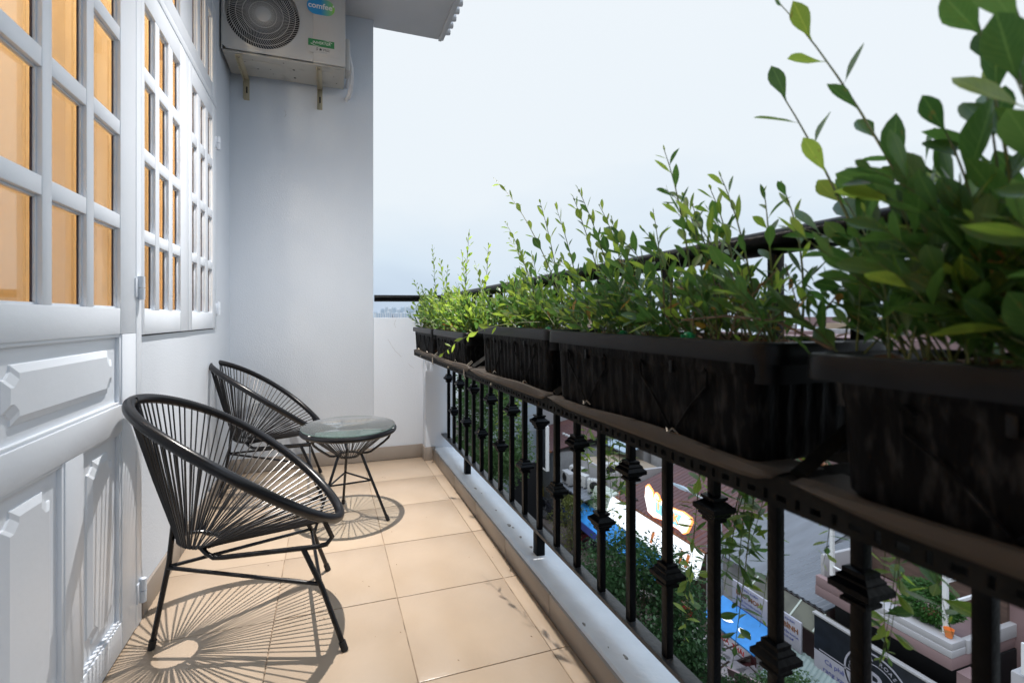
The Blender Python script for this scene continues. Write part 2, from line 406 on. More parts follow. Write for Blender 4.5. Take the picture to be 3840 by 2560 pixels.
# near end wall, unseen behind the camera, kept low to let sky light in
tag(build('near_end_wall', B().box(-.8, .98, Y0 - .12, Y0, -.1, 1.1), M['wall']), 'low white parapet closing the near end of the balcony', 'wall')
# ceiling and eave
tag(build('ceiling', B().box(-.8, .86, Y0, 3.715, ZC, ZC + .12, .004), M['ceil']), 'grey white balcony ceiling', kind='structure')
ev = thing('eave', 'grey eave edge with scalloped roof sheet ends over the railing', 'eave', (.86, 3.715, ZC))
build('fascia', B().box(.001, .028, -5.4, 0, -.012, .12, .004).box(.03, .042, -5.4, -.004, -.004, .12), M['ceil'], ev)
lipm = B().tube([(0, 0, 0), (.06, 0, .012)], .026, 10).mesh('roof_sheet_end', M['ceil'])
for k in range(58):
    add('roof_sheet_end', lipm, ev, (.026, -.045 - .092 * k, .045))
# skirting tiles
def skirt(parent, x0, x1, y0, y1, z1=.102):
    build('skirting_tile', B().box(x0, x1, y0, y1, .0005, z1, .0015), M['skirt'], parent)
y = 1.99
while y < YB - .02:
    y1 = min(y + T - .002, YB - .013); skirt(lw, XL, XL + .011, y, y1); y += T
x = .714 - .001
while x > -.64:
    x1 = max(x - T + .002, -.643); skirt(bw, x1, x, YB - .012, YB + .0); x -= T
skirt(pier, .703, .715, 3.501, YB - .013); skirt(pier, .7155, .79, 3.50, 3.512)
# kerb
kb = thing('kerb', 'white painted kerb with taupe tiled inner face under the railing', 'kerb')
prof = [(.783, -.12), (.783, .082), (.789, .090), (.80, .0925), (.93, .086), (.95, .08), (.95, -.12)]
build('kerb_top', B().prism(prof, 'y', Y0, 3.511), M['kerb'], kb)
y = 3.505
offs = .19
while y > Y0:
    l = offs if y > 3.5 else T
    y1 = max(y - l + .003, Y0)
    build('kerb_tile', B().box(.7725, .7835, y1, y, -.003, .083, .0015), M['skirt'], kb); y -= l
# paint chips lying bare on the kerb top
for (cx, cy, s) in ((.842, 1.96, .020), (.835, 2.09, .026), (.846, 2.06, .015), (.836, 2.27, .012), (.828, 2.60, .02), (.84, 2.52, .01), (.85, 1.86, .018), (.80, 1.335, .013), (.842, 1.17, .017), (.855, 1.83, .02), (.815, 1.22, .006), (.87, 1.05, .006)):
    n = 9; pts = []
    for k in range(n):
        a = 2 * pi * k / n; r = s * .62 * random.uniform(.45, 1.0)
        pts.append((cx + r * cos(a) * .7, cy + r * sin(a) * 1.25))
    zz = .0925 - (cx - .80) * .05
    build('paint_chip', B().prism(pts, 'z', zz - .004, zz + .0012), M['chip'], kb, smooth=False)

# ------------------------------------------------------------------ glazed door, window, transom
def bars_v(parent, name, ylo, yhi, z0, z1, xf=-.645, depth=.035, bev=.0018):
    build(name, B().box(xf - depth, xf, ylo, yhi, z0, z1, bev), M['wood'], parent)
def grid(parent, yspans, zspans, y0, y1, z0, z1, xf=-.645, depth=.014):
    """sash of stiles, rails and muntins with panes in the openings"""
    ys = sorted(yspans); zs = sorted(zspans)
    bars_v(parent, 'stile', y0, ys[0][0], z0, z1, xf, depth + .01); bars_v(parent, 'stile', ys[-1][1], y1, z0, z1, xf, depth + .01)
    bars_v(parent, 'rail', ys[0][0] + .0003, ys[-1][1] - .0003, z0 + .0004, zs[0][0], xf - .0006, depth + .01)
    bars_v(parent, 'rail', ys[0][0] + .0003, ys[-1][1] - .0003, zs[-1][1], z1 - .0004, xf - .0006, depth + .01)
    for a, c in zip(ys, ys[1:]):
        bars_v(parent, 'muntin', a[1], c[0], zs[0][0] + .0003, zs[-1][1] - .0003, xf - .0012, depth)
    for a, c in zip(zs, zs[1:]):
        for (p, q) in ys:
            bars_v(parent, 'muntin', p + .0003, q - .0003, a[1], c[0], xf - .0018, depth)
    gx = xf - depth - .008
    for (p, q) in ys:
        for (r, s) in zs:
            # glazing bead: four narrow strips set back behind the bars
            bb = B(); w = .006; x0, x1 = gx - .002, xf - depth + .002
            bb.box(x0, x1, p - .002, p + w, r - .002, s + .002, .0015); bb.box(x0, x1, q - w, q + .002, r - .002, s + .002, .0015)
            bb.box(x0, x1 - .001, p + w, q - w, r - .002, r + w, .0015); bb.box(x0, x1 - .001, p + w, q - w, s - w, s + .002, .0015)
            bead = build('bead', bb, M['wood2'], parent)
            pn = build('pane', B().box(gx - .004, gx, p + .003, q - .003, r + .003, s - .003), M['pane'], parent, smooth=False)
            sl = B(); x0, x1 = gx - .0005, gx + .004
            sl.box(x0, x1, p + w - .003, p + w + .0022, r, s); sl.box(x0, x1, q - w - .0022, q - w + .003, r, s)
            build('pane_edge_gap', sl, M['pane_gap'], pn)  # darkness of the glazing gap put in as dark strips

def hinge(parent, y, z0, z1, x=-.645):
    h = B(); zm = (z0 + z1) / 2
    h.lathe([(.0, z0), (.012, z0 + .001), (.0125, zm - .0015), (.010, zm - .001)], 14, (x + .009, y, 0))
    h.lathe([(.010, zm + .001), (.0125, zm + .0015), (.012, z1 - .001), (0, z1)], 14, (x + .009, y, 0))
    h.box(x - .001, x + .004, y - .032, y + .028, z0 + .008, z1 - .008, .001)
    build('hinge', h, M['wood2'], parent)

def raised(parent, y0, y1, z0, z1, notch, m=.055, xf=-.645):
    """recessed field with a raised, stepped-corner fielded panel"""
    x0 = xf - .016
    build('panel_field', B().box(x0 - .012, x0, y0 - .004, y1 + .004, z0 - .004, z1 + .004), M['wood'], parent)
    bd = B(); w = .010
    bd.box(x0 - .001, xf - .004, y0 - .001, y0 + w, z0, z1, .002); bd.box(x0 - .001, xf - .004, y1 - w, y1 + .001, z0, z1, .002)
    bd.box(x0 - .001, xf - .005, y0 + w, y1 - w, z0 - .001, z0 + w, .002); bd.box(x0 - .001, xf - .005, y0 + w, y1 - w, z1 - w, z1 + .001, .002)
    build('panel_bead', bd, M['wood'], parent)
    def outl(i):
        a, c, d, f = y0 + m + i, y1 - m - i, z0 + m + i, z1 - m - i; n = notch; h = n * .45
        return [(a + n, d), (c - n, d), (c - n, d + h), (c - h, d + n), (c, d + n), (c, f - n), (c - h, f - n), (c - n, f - h), (c - n, f), (a + n, f), (a + n, f - h), (a + h, f - n), (a, f - n), (a, d + n), (a + h, d + n), (a + n, d + h)]
    build('raised_panel', B().loops([[(x0 - .001, p, q) for p, q in outl(0)], [(x0 + .004, p, q) for p, q in outl(.002)], [(x0 + .0115, p, q) for p, q in outl(.020)]], True, True), M['wood'], parent, smooth=False)

def door_leaf(parent, shift=0):
    s = shift
    ys = [(1.193 + s, 1.367 + s), (1.408 + s, 1.580 + s), (1.622 + s, 1.800 + s)]
    zs = [(1.130, 1.390), (1.436, 1.695), (1.742, 2.002), (2.047, 2.305)]
    y0, y1 = 1.075 + s, 1.926 + s
    grid(parent, ys, zs, y0, y1, 1.045, 2.42)
    bars_v(parent, 'stile', y0, 1.19 + s, .004, 1.0446); bars_v(parent, 'stile', 1.813 + s, y1, .004, 1.0446)
    bars_v(parent, 'rail', 1.1903 + s, 1.8127 + s, .725, .813, -.6455); bars_v(parent, 'rail', 1.1903 + s, 1.8127 + s, .004, .098, -.6455)
    bars_v(parent, 'stile', 1.468 + s, 1.560 + s, .0983, .7247, -.6458)
    raised(parent, 1.19 + s, 1.813 + s, .813, 1.045, .030, .048)
    raised(parent, 1.19 + s, 1.468 + s, .098, .725, .032, .045)
    raised(parent, 1.56 + s, 1.813 + s, .098, .725, .032, .045)
door = thing('glazed_door', 'white double door with small amber lit panes above raised panels', 'door', (0, 0, 0))
door_leaf(door); door_leaf(door, -.854)
hinge(door, 1.946, 1.163, 1.247); hinge(door, 1.962, .075, .160); hinge(door, 1.946, 2.26, 2.345)
build('door_frame', B().box(-.72, -.644, 1.9285, 1.9775, .0, 2.46, .003).box(-.72, -.644, -.36, 1.9775, 2.462, 2.52, .003).box(-.72, -.644, -.55, -.362, 0, 2.46, .003), M['wood'], door)
fan = thing('door_fanlight', 'row of small panes above the white door', 'window')
grid(fan, [(1.193 - .215 * k, 1.367 - .215 * k) if k else (1.193, 1.367) for k in range(7)] + [(1.408, 1.58), (1.622, 1.80)], [(2.58, 2.86)], -.36, 1.926, 2.522, 2.958)

win = thing('casement_window', 'white two leaf casement window with twenty four small panes', 'window')
ZS = [(1.127, 1.380), (1.424, 1.681), (1.727, 1.978), (2.030, 2.265)]
grid(win, [(2.008, 2.125), (2.170, 2.285), (2.337, 2.448)], ZS, 1.980, 2.574, 1.036, 2.360)
grid(win, [(2.637, 2.738), (2.802, 2.903), (2.963, 3.062)], ZS, 2.578, 3.160, 1.036, 2.360)
build('window_gap', B().box(-.70, -.665, 2.570, 2.582, 1.036, 2.36).box(-.70, -.662, 1.985, 3.158, 1.030, 1.040), M['dark'], win)
hinge(win, 3.172, 1.112, 1.195); hinge(win, 3.172, 2.12, 2.20)
tr = thing('transom_window', 'fixed white transom panes above the casement window', 'window')
grid(tr, [(2.008, 2.125), (2.170, 2.285), (2.337, 2.448), (2.645, 2.738), (2.802, 2.903), (2.963, 3.062)], [(2.478, 2.86)], 1.980, 3.160, 2.405, 2.955)
build('transom_bar', B().box(-.70, -.6435, 1.980, 3.160, 2.3645, 2.4015, .002), M['wood'], tr)

# lit room behind the panes
rm = thing('lit_room', 'warm amber room seen through the small panes', 'room')
b = B(); b.quad((-2.4, -2, 0), (-2.4, 4.6, 0), (-2.4, 4.6, 3.3), (-2.4, -2, 3.3)); b.quad((-2.4, 4.6, 0), (-.8, 4.6, 0), (-.8, 4.6, 3.3), (-2.4, 4.6, 3.3))
b.quad((-2.4, -2, 0), (-.8, -2, 0), (-.8, -2, 3.3), (-2.4, -2, 3.3)); b.quad((-2.4, -2, 3.3), (-.8, -2, 3.3), (-.8, 4.6, 3.3), (-2.4, 4.6, 3.3)); b.quad((-2.4, -2, .01), (-.8, -2, .01), (-.8, 4.6, .01), (-2.4, 4.6, .01))
build('room_shell', b, M['room'], rm, smooth=False)
build('room_inner_wall', B().box(-.86, -.805, 3.20, 4.6, .02, 3.28), M['room'], rm)
def curtainmat():
    m = bpy.data.materials.new('amber_curtain'); m.use_nodes = True; t = m.node_tree; p = t.nodes['Principled BSDF']; o = t.nodes['Material Output']
    tc = t.nodes.new('ShaderNodeTexCoord'); n = t.nodes.new('ShaderNodeTexNoise'); n.inputs['Scale'].default_value = 2
    r = t.nodes.new('ShaderNodeValToRGB'); r.color_ramp.elements[0].color = (.52, .42, .27, 1); r.color_ramp.elements[1].color = (.62, .51, .34, 1)
    t.links.new(tc.outputs['Object'], n.inputs['Vector']); t.links.new(n.outputs['Fac'], r.inputs['Fac'])
    tl = t.nodes.new('ShaderNodeBsdfTranslucent'); mx = t.nodes.new('ShaderNodeMixShader'); mx.inputs[0].default_value = .6
    t.links.new(r.outputs[0], p.inputs['Base Color']); t.links.new(r.outputs[0], tl.inputs['Color']); p.inputs['Roughness'].default_value = .9
    t.links.new(p.outputs[0], mx.inputs[1]); t.links.new(tl.outputs[0], mx.inputs[2]); t.links.new(mx.outputs[0], o.inputs[0]); return m
ct = thing('curtain', 'plain amber curtain hanging behind the panes of the door and near window leaf', 'curtain')
b = B(); N_ = 160
rows = [[(-.80 - .015 * sin(i * .55) - .006 * sin(i * 1.7), -.6 + 3.15 * i / N_, z) for i in range(N_ + 1)] for z in (.03, 3.0)]
for i in range(N_): b.quad(rows[0][i], rows[0][i + 1], rows[1][i + 1], rows[1][i])
bmesh.ops.remove_doubles(b.bm, verts=b.bm.verts, dist=1e-5)
build('curtain_cloth', b, curtainmat(), ct)
for k, yy in enumerate((.2, 1.6, 3.0)):
    ld = bpy.data.lights.new('room_light', 'POINT'); ld.energy = 58; ld.color = (1, .84, .64); ld.shadow_soft_size = .15
    lo = bpy.data.objects.new('room_light', ld); COL.objects.link(lo); lo.location = (-1.7, yy, 2.7)

# ------------------------------------------------------------------ ceiling lamp (recessed downlight over the middle of the balcony)
LX, LY = .06, 2.36
lp = thing('ceiling_downlight', 'round recessed downlight in the balcony ceiling', 'lamp', (LX, LY, ZC))
build('trim_ring', B().lathe([(.045, -.001), (.075, -.001), (.078, -.006), (.050, -.014), (.045, -.002)], 32, caps=False), M['wood2'], lp)
build('lamp_face', B().lathe([(0, -.0025), (.044, -.0025)], 32, caps=False), M['lampglass'], lp)
sd = bpy.data.lights.new('downlight_beam', 'AREA'); sd.shape = 'DISK'; sd.size = .03; sd.energy = 165; sd.color = (1, .945, .89)
# beam of a recessed downlight: full straight down, falling off smoothly towards the horizontal
sd.use_nodes = True; _t = sd.node_tree; _g = _t.nodes.new('ShaderNodeNewGeometry'); _d = _t.nodes.new('ShaderNodeVectorMath'); _d.operation = 'DOT_PRODUCT'
_a = _t.nodes.new('ShaderNodeMath'); _a.operation = 'ABSOLUTE'; _p = _t.nodes.new('ShaderNodeMath'); _p.operation = 'POWER'; _p.inputs[1].default_value = 9
_t.links.new(_g.outputs['Normal'], _d.inputs[0]); _t.links.new(_g.outputs['Incoming'], _d.inputs[1]); _t.links.new(_d.outputs['Value'], _a.inputs[0])
_t.links.new(_a.outputs[0], _p.inputs[0]); _t.links.new(_p.outputs[0], _t.nodes['Emission'].inputs['Strength'])
so = bpy.data.objects.new('downlight_beam', sd); COL.objects.link(so); so.location = (LX, LY, ZC - .03)

# ------------------------------------------------------------------ railing
RX = .859
rail = thing('balcony_railing', 'black square bar railing with alternating collars and a round handrail', 'railing')
build('handrail', B().tube([(RX, Y0, 1.252), (RX, 3.50, 1.252), (RX - .01, 3.56, 1.252), (RX - .05, 3.60, 1.250), (.34, 3.655, 1.248)], .026, 16), M['iron'], rail)
build('bottom_bar', B().box(RX - .021, RX + .021, Y0, 3.511, .185, .199, .0015), M['iron_dust'], rail)
balm = B().box(-.0105, .0105, -.0105, .0105, .199, 1.23, .001).mesh('baluster', M['iron'])
def collar_mesh():
    b = B()
    for (w, z0, z1, bv) in ((.0165, -.030, -.022, .001), (.0215, -.022, -.013, .002), (.0315, -.013, .004, .004), (.0255, .004, .012, .002), (.0205, .012, .020, .002), (.0155, .020, .029, .001)):
        b.box(-w, w, -w, w, z0, z1 + .0005, bv)
    return b.mesh('collar', M['iron'])
def collar_mesh2():
    b = B()
    b.loops([[(sx * w, sy * w, z) for sx, sy in ((-1, -1), (1, -1), (1, 1), (-1, 1))] for w, z in ((.0115, -.036), (.0205, -.034), (.0205, -.028), (.0165, -.024), (.0265, -.015), (.0325, -.012), (.0325, -.002), (.0245, .006), (.0245, .010), (.0185, .016), (.0185, .024), (.0115, .027))])
    return b.mesh('collar', M['iron'], True, 20)
cm = collar_mesh2()
k = 0; yb = .387 - .1605 * 12
while yb < 3.50:
    i = round((yb - .387) / .1605) if False else k - 12
    o = add('baluster', balm, rail, (RX, yb, 0))
    hi = (i % 2 == 1)
    c = add('collar', cm, o, (0, 0, .650 if hi else .424)); c.rotation_euler.x = pi if (i % 3 == 0) else 0
    k += 1; yb = .387 + (k - 12) * .1565 - (0.0 if k < 14 else 0)
for py in (2.87, 1.80, .72, -.36):
    build('post', B().box(RX - .019, RX + .019, py - .019, py + .019, .084, .1852, .0015), M['iron'], rail)

# ------------------------------------------------------------------ shelf of slotted angle
def sfx(y): return .557 + .0135 * y
def sfz(y): return .8545 - .0095 * y
sh = thing('slotted_angle_shelf', 'black slotted steel shelf carrying the planters inside the railing', 'shelf')
def slotted(b, y0, y1, th=.003):
    y = y0; i = 0; P = .0225
    while y < y1 - P:
        w, h = ((.013, .008), (.006, .013))[i % 2]
        x = sfx(y); z0 = sfz(y); z1 = z0 + .040
        ym = y + P / 2; zm = z0 + .0125
        a0, a1 = ym - w / 2, ym + w / 2; c0, c1 = zm - h / 2, zm + h / 2
        for (p, q, r, t_) in ((y, a0, z0, z1), (a1, y + P, z0, z1), (a0, a1, z0, c0), (a0, a1, c1, z1)):
            for xx in (x, x + th): b.quad((xx, p, r), (xx, q, r), (xx, q, t_), (xx, p, t_))
        for (p1, q1, p2, q2) in ((a0, c0, a0, c1), (a1, c0, a1, c1), (a0, c0, a1, c0), (a0, c1, a1, c1)):
            b.quad((x, p1, q1), (x + th, p1, q1), (x + th, p2, q2), (x, p2, q2))
        b.quad((x, y, z0), (x + .06, y, z0), (x + .06, y + P, z0), (x, y + P, z0)); b.quad((x + th, y, z0 + .003), (x + .06, y, z0 + .003), (x + .06, y + P, z0 + .003), (x + th, y + P, z0 + .003))
        b.quad((x, y, z1), (x + th, y, z1), (x + th, y + P, z1), (x, y + P, z1))
        y += P; i += 1
    return y
b = B(); slotted(b, -1.0, 3.40)
build('front_angle', b, M['angle'], sh, smooth=False)
b = B(); b.loops([[(.838, y_, sfz(y_) + z_) if k_ else (.835, y_, sfz(y_) + z_) for k_, z_ in ((0, 0), (1, 0), (1, .04), (0, .04))] for y_ in (-1.0, 3.45)])
build('rear_angle', b, M['angle'], sh, smooth=False)
for yy in (3.36, 2.665, 1.97, 1.135, .435, -.27, -.95):
    x = sfx(yy) + .004; z = sfz(yy)
    build('cross_angle', B().box(x, .834, yy, yy + .038, z + .036, z + .039).box(x, .834, yy, yy + .003, z + .004, z + .0358), M['angle'], sh, smooth=False)
for yy in (2.67, 1.93, 1.14, .443):
    build('brace', B().tube([(sfx(yy) + .02, yy, sfz(yy) + .045), (.845, yy, 1.04)], .012, 4), M['angle'], sh, smooth=False)
for yy in (3.1, 2.3, 1.62):
    build('bolt', B().lathe([(0, -.003), (.005, -.003), (.005, .003), (.003, .005), (0, .005)], 6), M['wire'], sh, (sfx(yy) - .001, yy, sfz(yy) + .012)).rotation_euler.y = -pi / 2
for yy in (2.68, 1.98):
    build('tie_wire', B().tube([(sfx(yy) + .03, yy, sfz(yy) + .07), (sfx(yy) - .004, yy + .02, sfz(yy) + .035), (sfx(yy) - .005, yy + .012, sfz(yy) + .004), (sfx(yy) + .006, yy + .02, sfz(yy) - .012)], .002, 5).tube([(sfx(yy) + .03, yy - .012, sfz(yy) + .065), (sfx(yy) - .004, yy + .008, sfz(yy) + .03), (sfx(yy) - .004, yy + .004, sfz(yy) - .008)], .002, 5), M['wire'], sh)

# ------------------------------------------------------------------ planters
def rrect(x0, x1, y0, y1, r, inset, z, flute=0, step=.0105):
    x0 += inset; x1 -= inset; y0 += inset; y1 -= inset; r = max(r - inset * .3, .008)
    pts = []
    def side(a, c, n, nx, ny):
        for k in range(n):
            t = k / n; f = flute * (1 if (k // 2) % 2 else 0)
            pts.append((a[0] + (c[0] - a[0]) * t + nx * f, a[1] + (c[1] - a[1]) * t + ny * f, z))
    def arc(cx, cy, a0):
        for k in range(5):
            a = a0 + pi / 2 * k / 5; pts.append((cx + r * cos(a), cy + r * sin(a), z))
    nx_ = 20; ny_ = 60
    side((x0 + r, y0), (x1 - r, y0), nx_, 0, 1); arc(x1 - r, y0 + r, -pi / 2)
    side((x1, y0 + r), (x1, y1 - r), ny_, -1, 0); arc(x1 - r, y1 - r, 0)
    side((x1 - r, y1), (x0 + r, y1), nx_, 0, -1); arc(x0 + r, y1 - r, pi / 2)
    side((x0, y1 - r), (x0, y0 + r), ny_, 1, 0); arc(x0 + r, y0 + r, pi)
    return pts
PL = [  # x_front, y_near, y_far, z_base, z_rim, description
    (.585, 2.695, 3.365, .866, 1.030, 'farthest from the camera, against the end wall'),
    (.580, 1.985, 2.655, .873, 1.030, 'second from the end wall with bright yellow green plants'),
    (.580, 1.150, 1.812, .881, 1.066, 'middle of the row of five'),
    (.557, .462, 1.128, .888, 1.065, 'long dusty one second nearest the camera'),
    (.552, -.245, .424, .894, 1.056, 'nearest the camera, cut off by the picture edge')]
planters = []
husks = []
for i in range(10):
    bb = B(); L = random.uniform(.010, .024); w = L * random.uniform(.25, .5)
    bb.loops([[(-L, -w * .5, 0), (-L, w * .5, .001), (-L, w * .4, .003), (-L, -w * .4, .003)], [(0, -w, .004), (0, w, .006), (0, w * .8, .009), (0, -w * .8, .008)], [(L, -w * .4, 0), (L, w * .4, 0), (L, w * .3, .002), (L, -w * .3, .002)]])
    husks.append(bb)
husk_me = [h.mesh('husk', M['husk'], False) for h in husks]
for idx, (xf, ya, yb_, zb, zr, desc) in enumerate(PL):
    xb = xf + .255; H = zr - zb
    t = thing('planter_box', 'black ribbed plastic planter box, ' + desc, 'planter', (0, 0, 0), 0, 'black planter boxes on the shelf')
    ins = lambda z: .019 - .006 * ((z - zb) / (H - .03)); ye, yf_ = ya + .022, yb_ - .022
    b = B()
    b.loops([rrect(xf, xb, ye, yf_, .03, .026, zb), rrect(xf, xb, ye, yf_, .03, ins(zb), zb + .008, .0035), rrect(xf, xb, ye, yf_, .03, ins(zb + H * .45), zb + H * .45, .0035), rrect(xf, xb, ye, yf_, .03, ins(zr - .055), zr - .055, .0035), rrect(xf, xb, ye, yf_, .03, .0125, zr - .048), rrect(xf, xb, ye, yf_, .03, .012, zr - .028)], True, False)
    build('pot_body', b, M['planter'], t)
    b = B()
    b.loops([rrect(xf, xb, ya, yb_, .032, .030, zr - .0305), rrect(xf, xb, ya, yb_, .032, .0005, zr - .030), rrect(xf, xb, ya, yb_, .032, 0, zr - .027), rrect(xf, xb, ya, yb_, .032, .0005, zr - .004), rrect(xf, xb, ya, yb_, .032, .003, zr), rrect(xf, xb, ya, yb_, .032, .014, zr + .001), rrect(xf, xb, ya, yb_, .032, .017, zr - .003), rrect(xf, xb, ya, yb_, .032, .022, zr - .06)], False, False)
    build('rim', b, M['rim'], t)
    n = yb_ - ya
    for f in (.30, .72):     # wire V ties from hooks under the rim to a knot at the foot
        ym = ya + n * f
        for sgn in (-1, 1):
            ytop = ym + sgn * .082
            pts = []
            for (q, z) in ((1, zr - .052), (.97, zr - .075), (.55, zb + H * .38), (.04, zb + .014)):
                pts.append((xf + ins(z) - .0035, ym + (ytop - ym) * q, z))
            pts = [(pts[0][0], pts[0][1] - sgn * .014, zr - .056)] + [(pts[0][0] - .001, pts[0][1] - sgn * .004, zr - .046)] + pts
            build('tie_rib', B().tube(pts, .0022, 6), M['planter'], t)
        build('rib', B().box(xf + .010, xf + .022, ym - .004, ym + .004, zr - .060, zr - .040, .001), M['rim'], t)
        if idx < 4: build('wire_knot', B().tube([(xf + .016, ym - .012, zb + .012), (xf + .011, ym - .004, zb + .02), (xf + .009, ym + .006, zb + .010), (xf + .014, ym + .013, zb + .016)], .0013, 5), M['wire'], t)
    planters.append(t)
    # soil with husk chips
    zs_ = zr - .022
    s = B(); NX, NY = 10, 28
    vs = [[s.bm.verts.new((xf + .02 + (xb - xf - .04) * i / NX, ya + .02 + (n - .04) * j / NY, zs_ + random.uniform(-.006, .008))) for i in range(NX + 1)] for j in range(NY + 1)]
    for j in range(NY):
        for i in range(NX): s.bm.faces.new((vs[j][i], vs[j][i + 1], vs[j + 1][i + 1], vs[j + 1][i]))
    so_ = build('soil', s, M['soil'])
    tag(so_, 'brown soil in the black planter ' + ('against the end wall', 'second from the end wall', 'in the middle of the row', 'second nearest the camera', 'nearest the camera')[idx], 'soil', kind='stuff')
    hb = bmesh.new()
    for _ in range(230):
        hm = random.choice(husk_me); mt = Matrix.Translation((random.uniform(xf + .025, xb - .025), random.uniform(ya + .03, yb_ - .03), zs_ + random.uniform(.0, .012))) @ Matrix.Rotation(random.uniform(0, 6.3), 4, 'Z') @ Matrix.Rotation(random.uniform(-.6, .6), 4, 'X') @ Matrix.Rotation(random.uniform(-.5, .5), 4, 'Y')
        n0 = len(hb.verts); hb.from_mesh(hm); hb.verts.ensure_lookup_table()
        for v in hb.verts[n0:]: v.co = mt @ v.co
    me = bpy.data.meshes.new('husk_chips'); hb.to_mesh(me); hb.free(); me.materials.append(M['husk'])
    hc = add('husk_chips', me, so_); hc['kind'] = 'stuff'
    # tan rubber sheet bulging out between planter foot and shelf edge; far ones widened to block lamp light
    b = B(); N = 26; rows = []
    for j in range(N + 1):
        u = j / N; yy = yb_ + (.09 if idx == 2 else .012) - (n + (.092 if idx == 2 else (.09 if idx == 1 else .014))) * u
        x_, z_ = sfx(yy), sfz(yy)
        e_ = min(1, u / .16) ** .7 * (1 - max(0, (u - .93) / .07) ** 2 * .8)
        lo_ = z_ + .040 - .014 * e_; hi_ = z_ + .0405 + (.0085 + .004 * sin(u * 8 + idx)) * e_
        rows.append([(x_ - .0035, yy, lo_), (x_ - .0065, yy, lo_ * .6 + hi_ * .4), (x_ - .003, yy, hi_ - .001), (x_ + .006, yy, hi_ + .0005), (x_ + .016, yy, z_ + .0435), (.80 if idx < 3 else x_ + .09, yy, z_ + .041)])
    vv = [[b.bm.verts.new(p) for p in r] for r in rows]
    for j in range(N):
        for i in range(5): b.bm.faces.new((vv[j][i], vv[j][i + 1], vv[j + 1][i + 1], vv[j + 1][i]))
    o = build('rubber_sheet', b, M['board'])
    sm = o.modifiers.new('thick', 'SOLIDIFY'); sm.thickness = .002
    tag(o, 'tan rubber sheet curling under the planter ' + ('against the end wall', 'second from the end wall', 'in the middle of the row', 'second nearest the camera', 'nearest the camera')[idx], 'rubber sheet', 'tan sheets under the planters')

# ------------------------------------------------------------------ leaves and plants
def leaf_mesh(kind, seed, m):
    rnd = random.Random(seed); b = bmesh.new(); n = 7
    W = {'ob': .36, 'la': .24, 'ro': .46}[kind] * rnd.uniform(.9, 1.12); pw = {'ob': 1.45, 'la': 1.0, 'ro': 1.15}[kind]
    curl = rnd.uniform(-.5, .35); fold = rnd.uniform(.12, .40); tw = rnd.uniform(-.3, .3); rows = []
    for i in range(n + 1):
        t = i / n; tt = max(0, (t - .08) / .92)
        w = W * .5 * (sin(pi * tt ** pw) ** .85 if 0 < tt < 1 else 0) + (.012 if t < .09 else 0)
        w *= 1 + rnd.uniform(-.07, .07)
        zc = curl * t * t * .5; a = tw * t
        rows.append([Vector((-w * cos(a), t, zc + w * fold + w * sin(a))), Vector((0, t, zc)), Vector((w * cos(a), t, zc + w * fold - w * sin(a)))])
    vs = [[b.verts.new(p) for p in r] for r in rows]
    for i in range(n):
        for k in (0, 1):
            b.faces.new((vs[i][k], vs[i][k + 1], vs[i + 1][k + 1], vs[i + 1][k]))
    bmesh.ops.remove_doubles(b, verts=b.verts, dist=1e-4)
    uv = b.loops.layers.uv.new('UVMap')
    for f in b.faces:
        for l in f.loops:
            t_ = l.vert.co.y; l[uv].uv = (.5 if abs(l.vert.co.x) < 1e-5 else (.5 + .5 * (1 if l.vert.co.x > 0 else -1)), t_)
    for f in b.faces: f.smooth = True
    me = bpy.data.meshes.new('leaf'); b.to_mesh(me); b.free(); me.materials.append(m); return me
LV = {k: [leaf_mesh(sh_, 11 * i + j, M[k]) for j, sh_ in enumerate(('ob', 'la', 'ob', 'la', 'la', 'ro')) for i in range(2)] for k in ('leaf_y', 'leaf_m', 'leaf_dry')}

def leaf_mtx(p, d, side, size, droop=.0, roll=0):
    """p position, d stem direction, side outward direction"""
    y = (d * random.uniform(.75, 1.15) + side * random.uniform(.40, .85) + Vector((0, 0, -droop))).normalized()
    up = (d * .9 - side * .35 + Vector((0, 0, .25)))
    x = y.cross(up)
    if x.length < 1e-4: x = y.orthogonal()
    x.normalize(); z = x.cross(y)
    m = Matrix((x, y, z)).transposed().to_4x4() @ Matrix.Rotation(roll, 4, 'Y') @ Matrix.Diagonal((size, size, size, 1))
    m.translation = p; return m
def merge_leaf(bm_, me, mt):
    n0 = len(bm_.verts); bm_.from_mesh(me); bm_.verts.ensure_lookup_table()
    for v in bm_.verts[n0:]: v.co = mt @ v.co

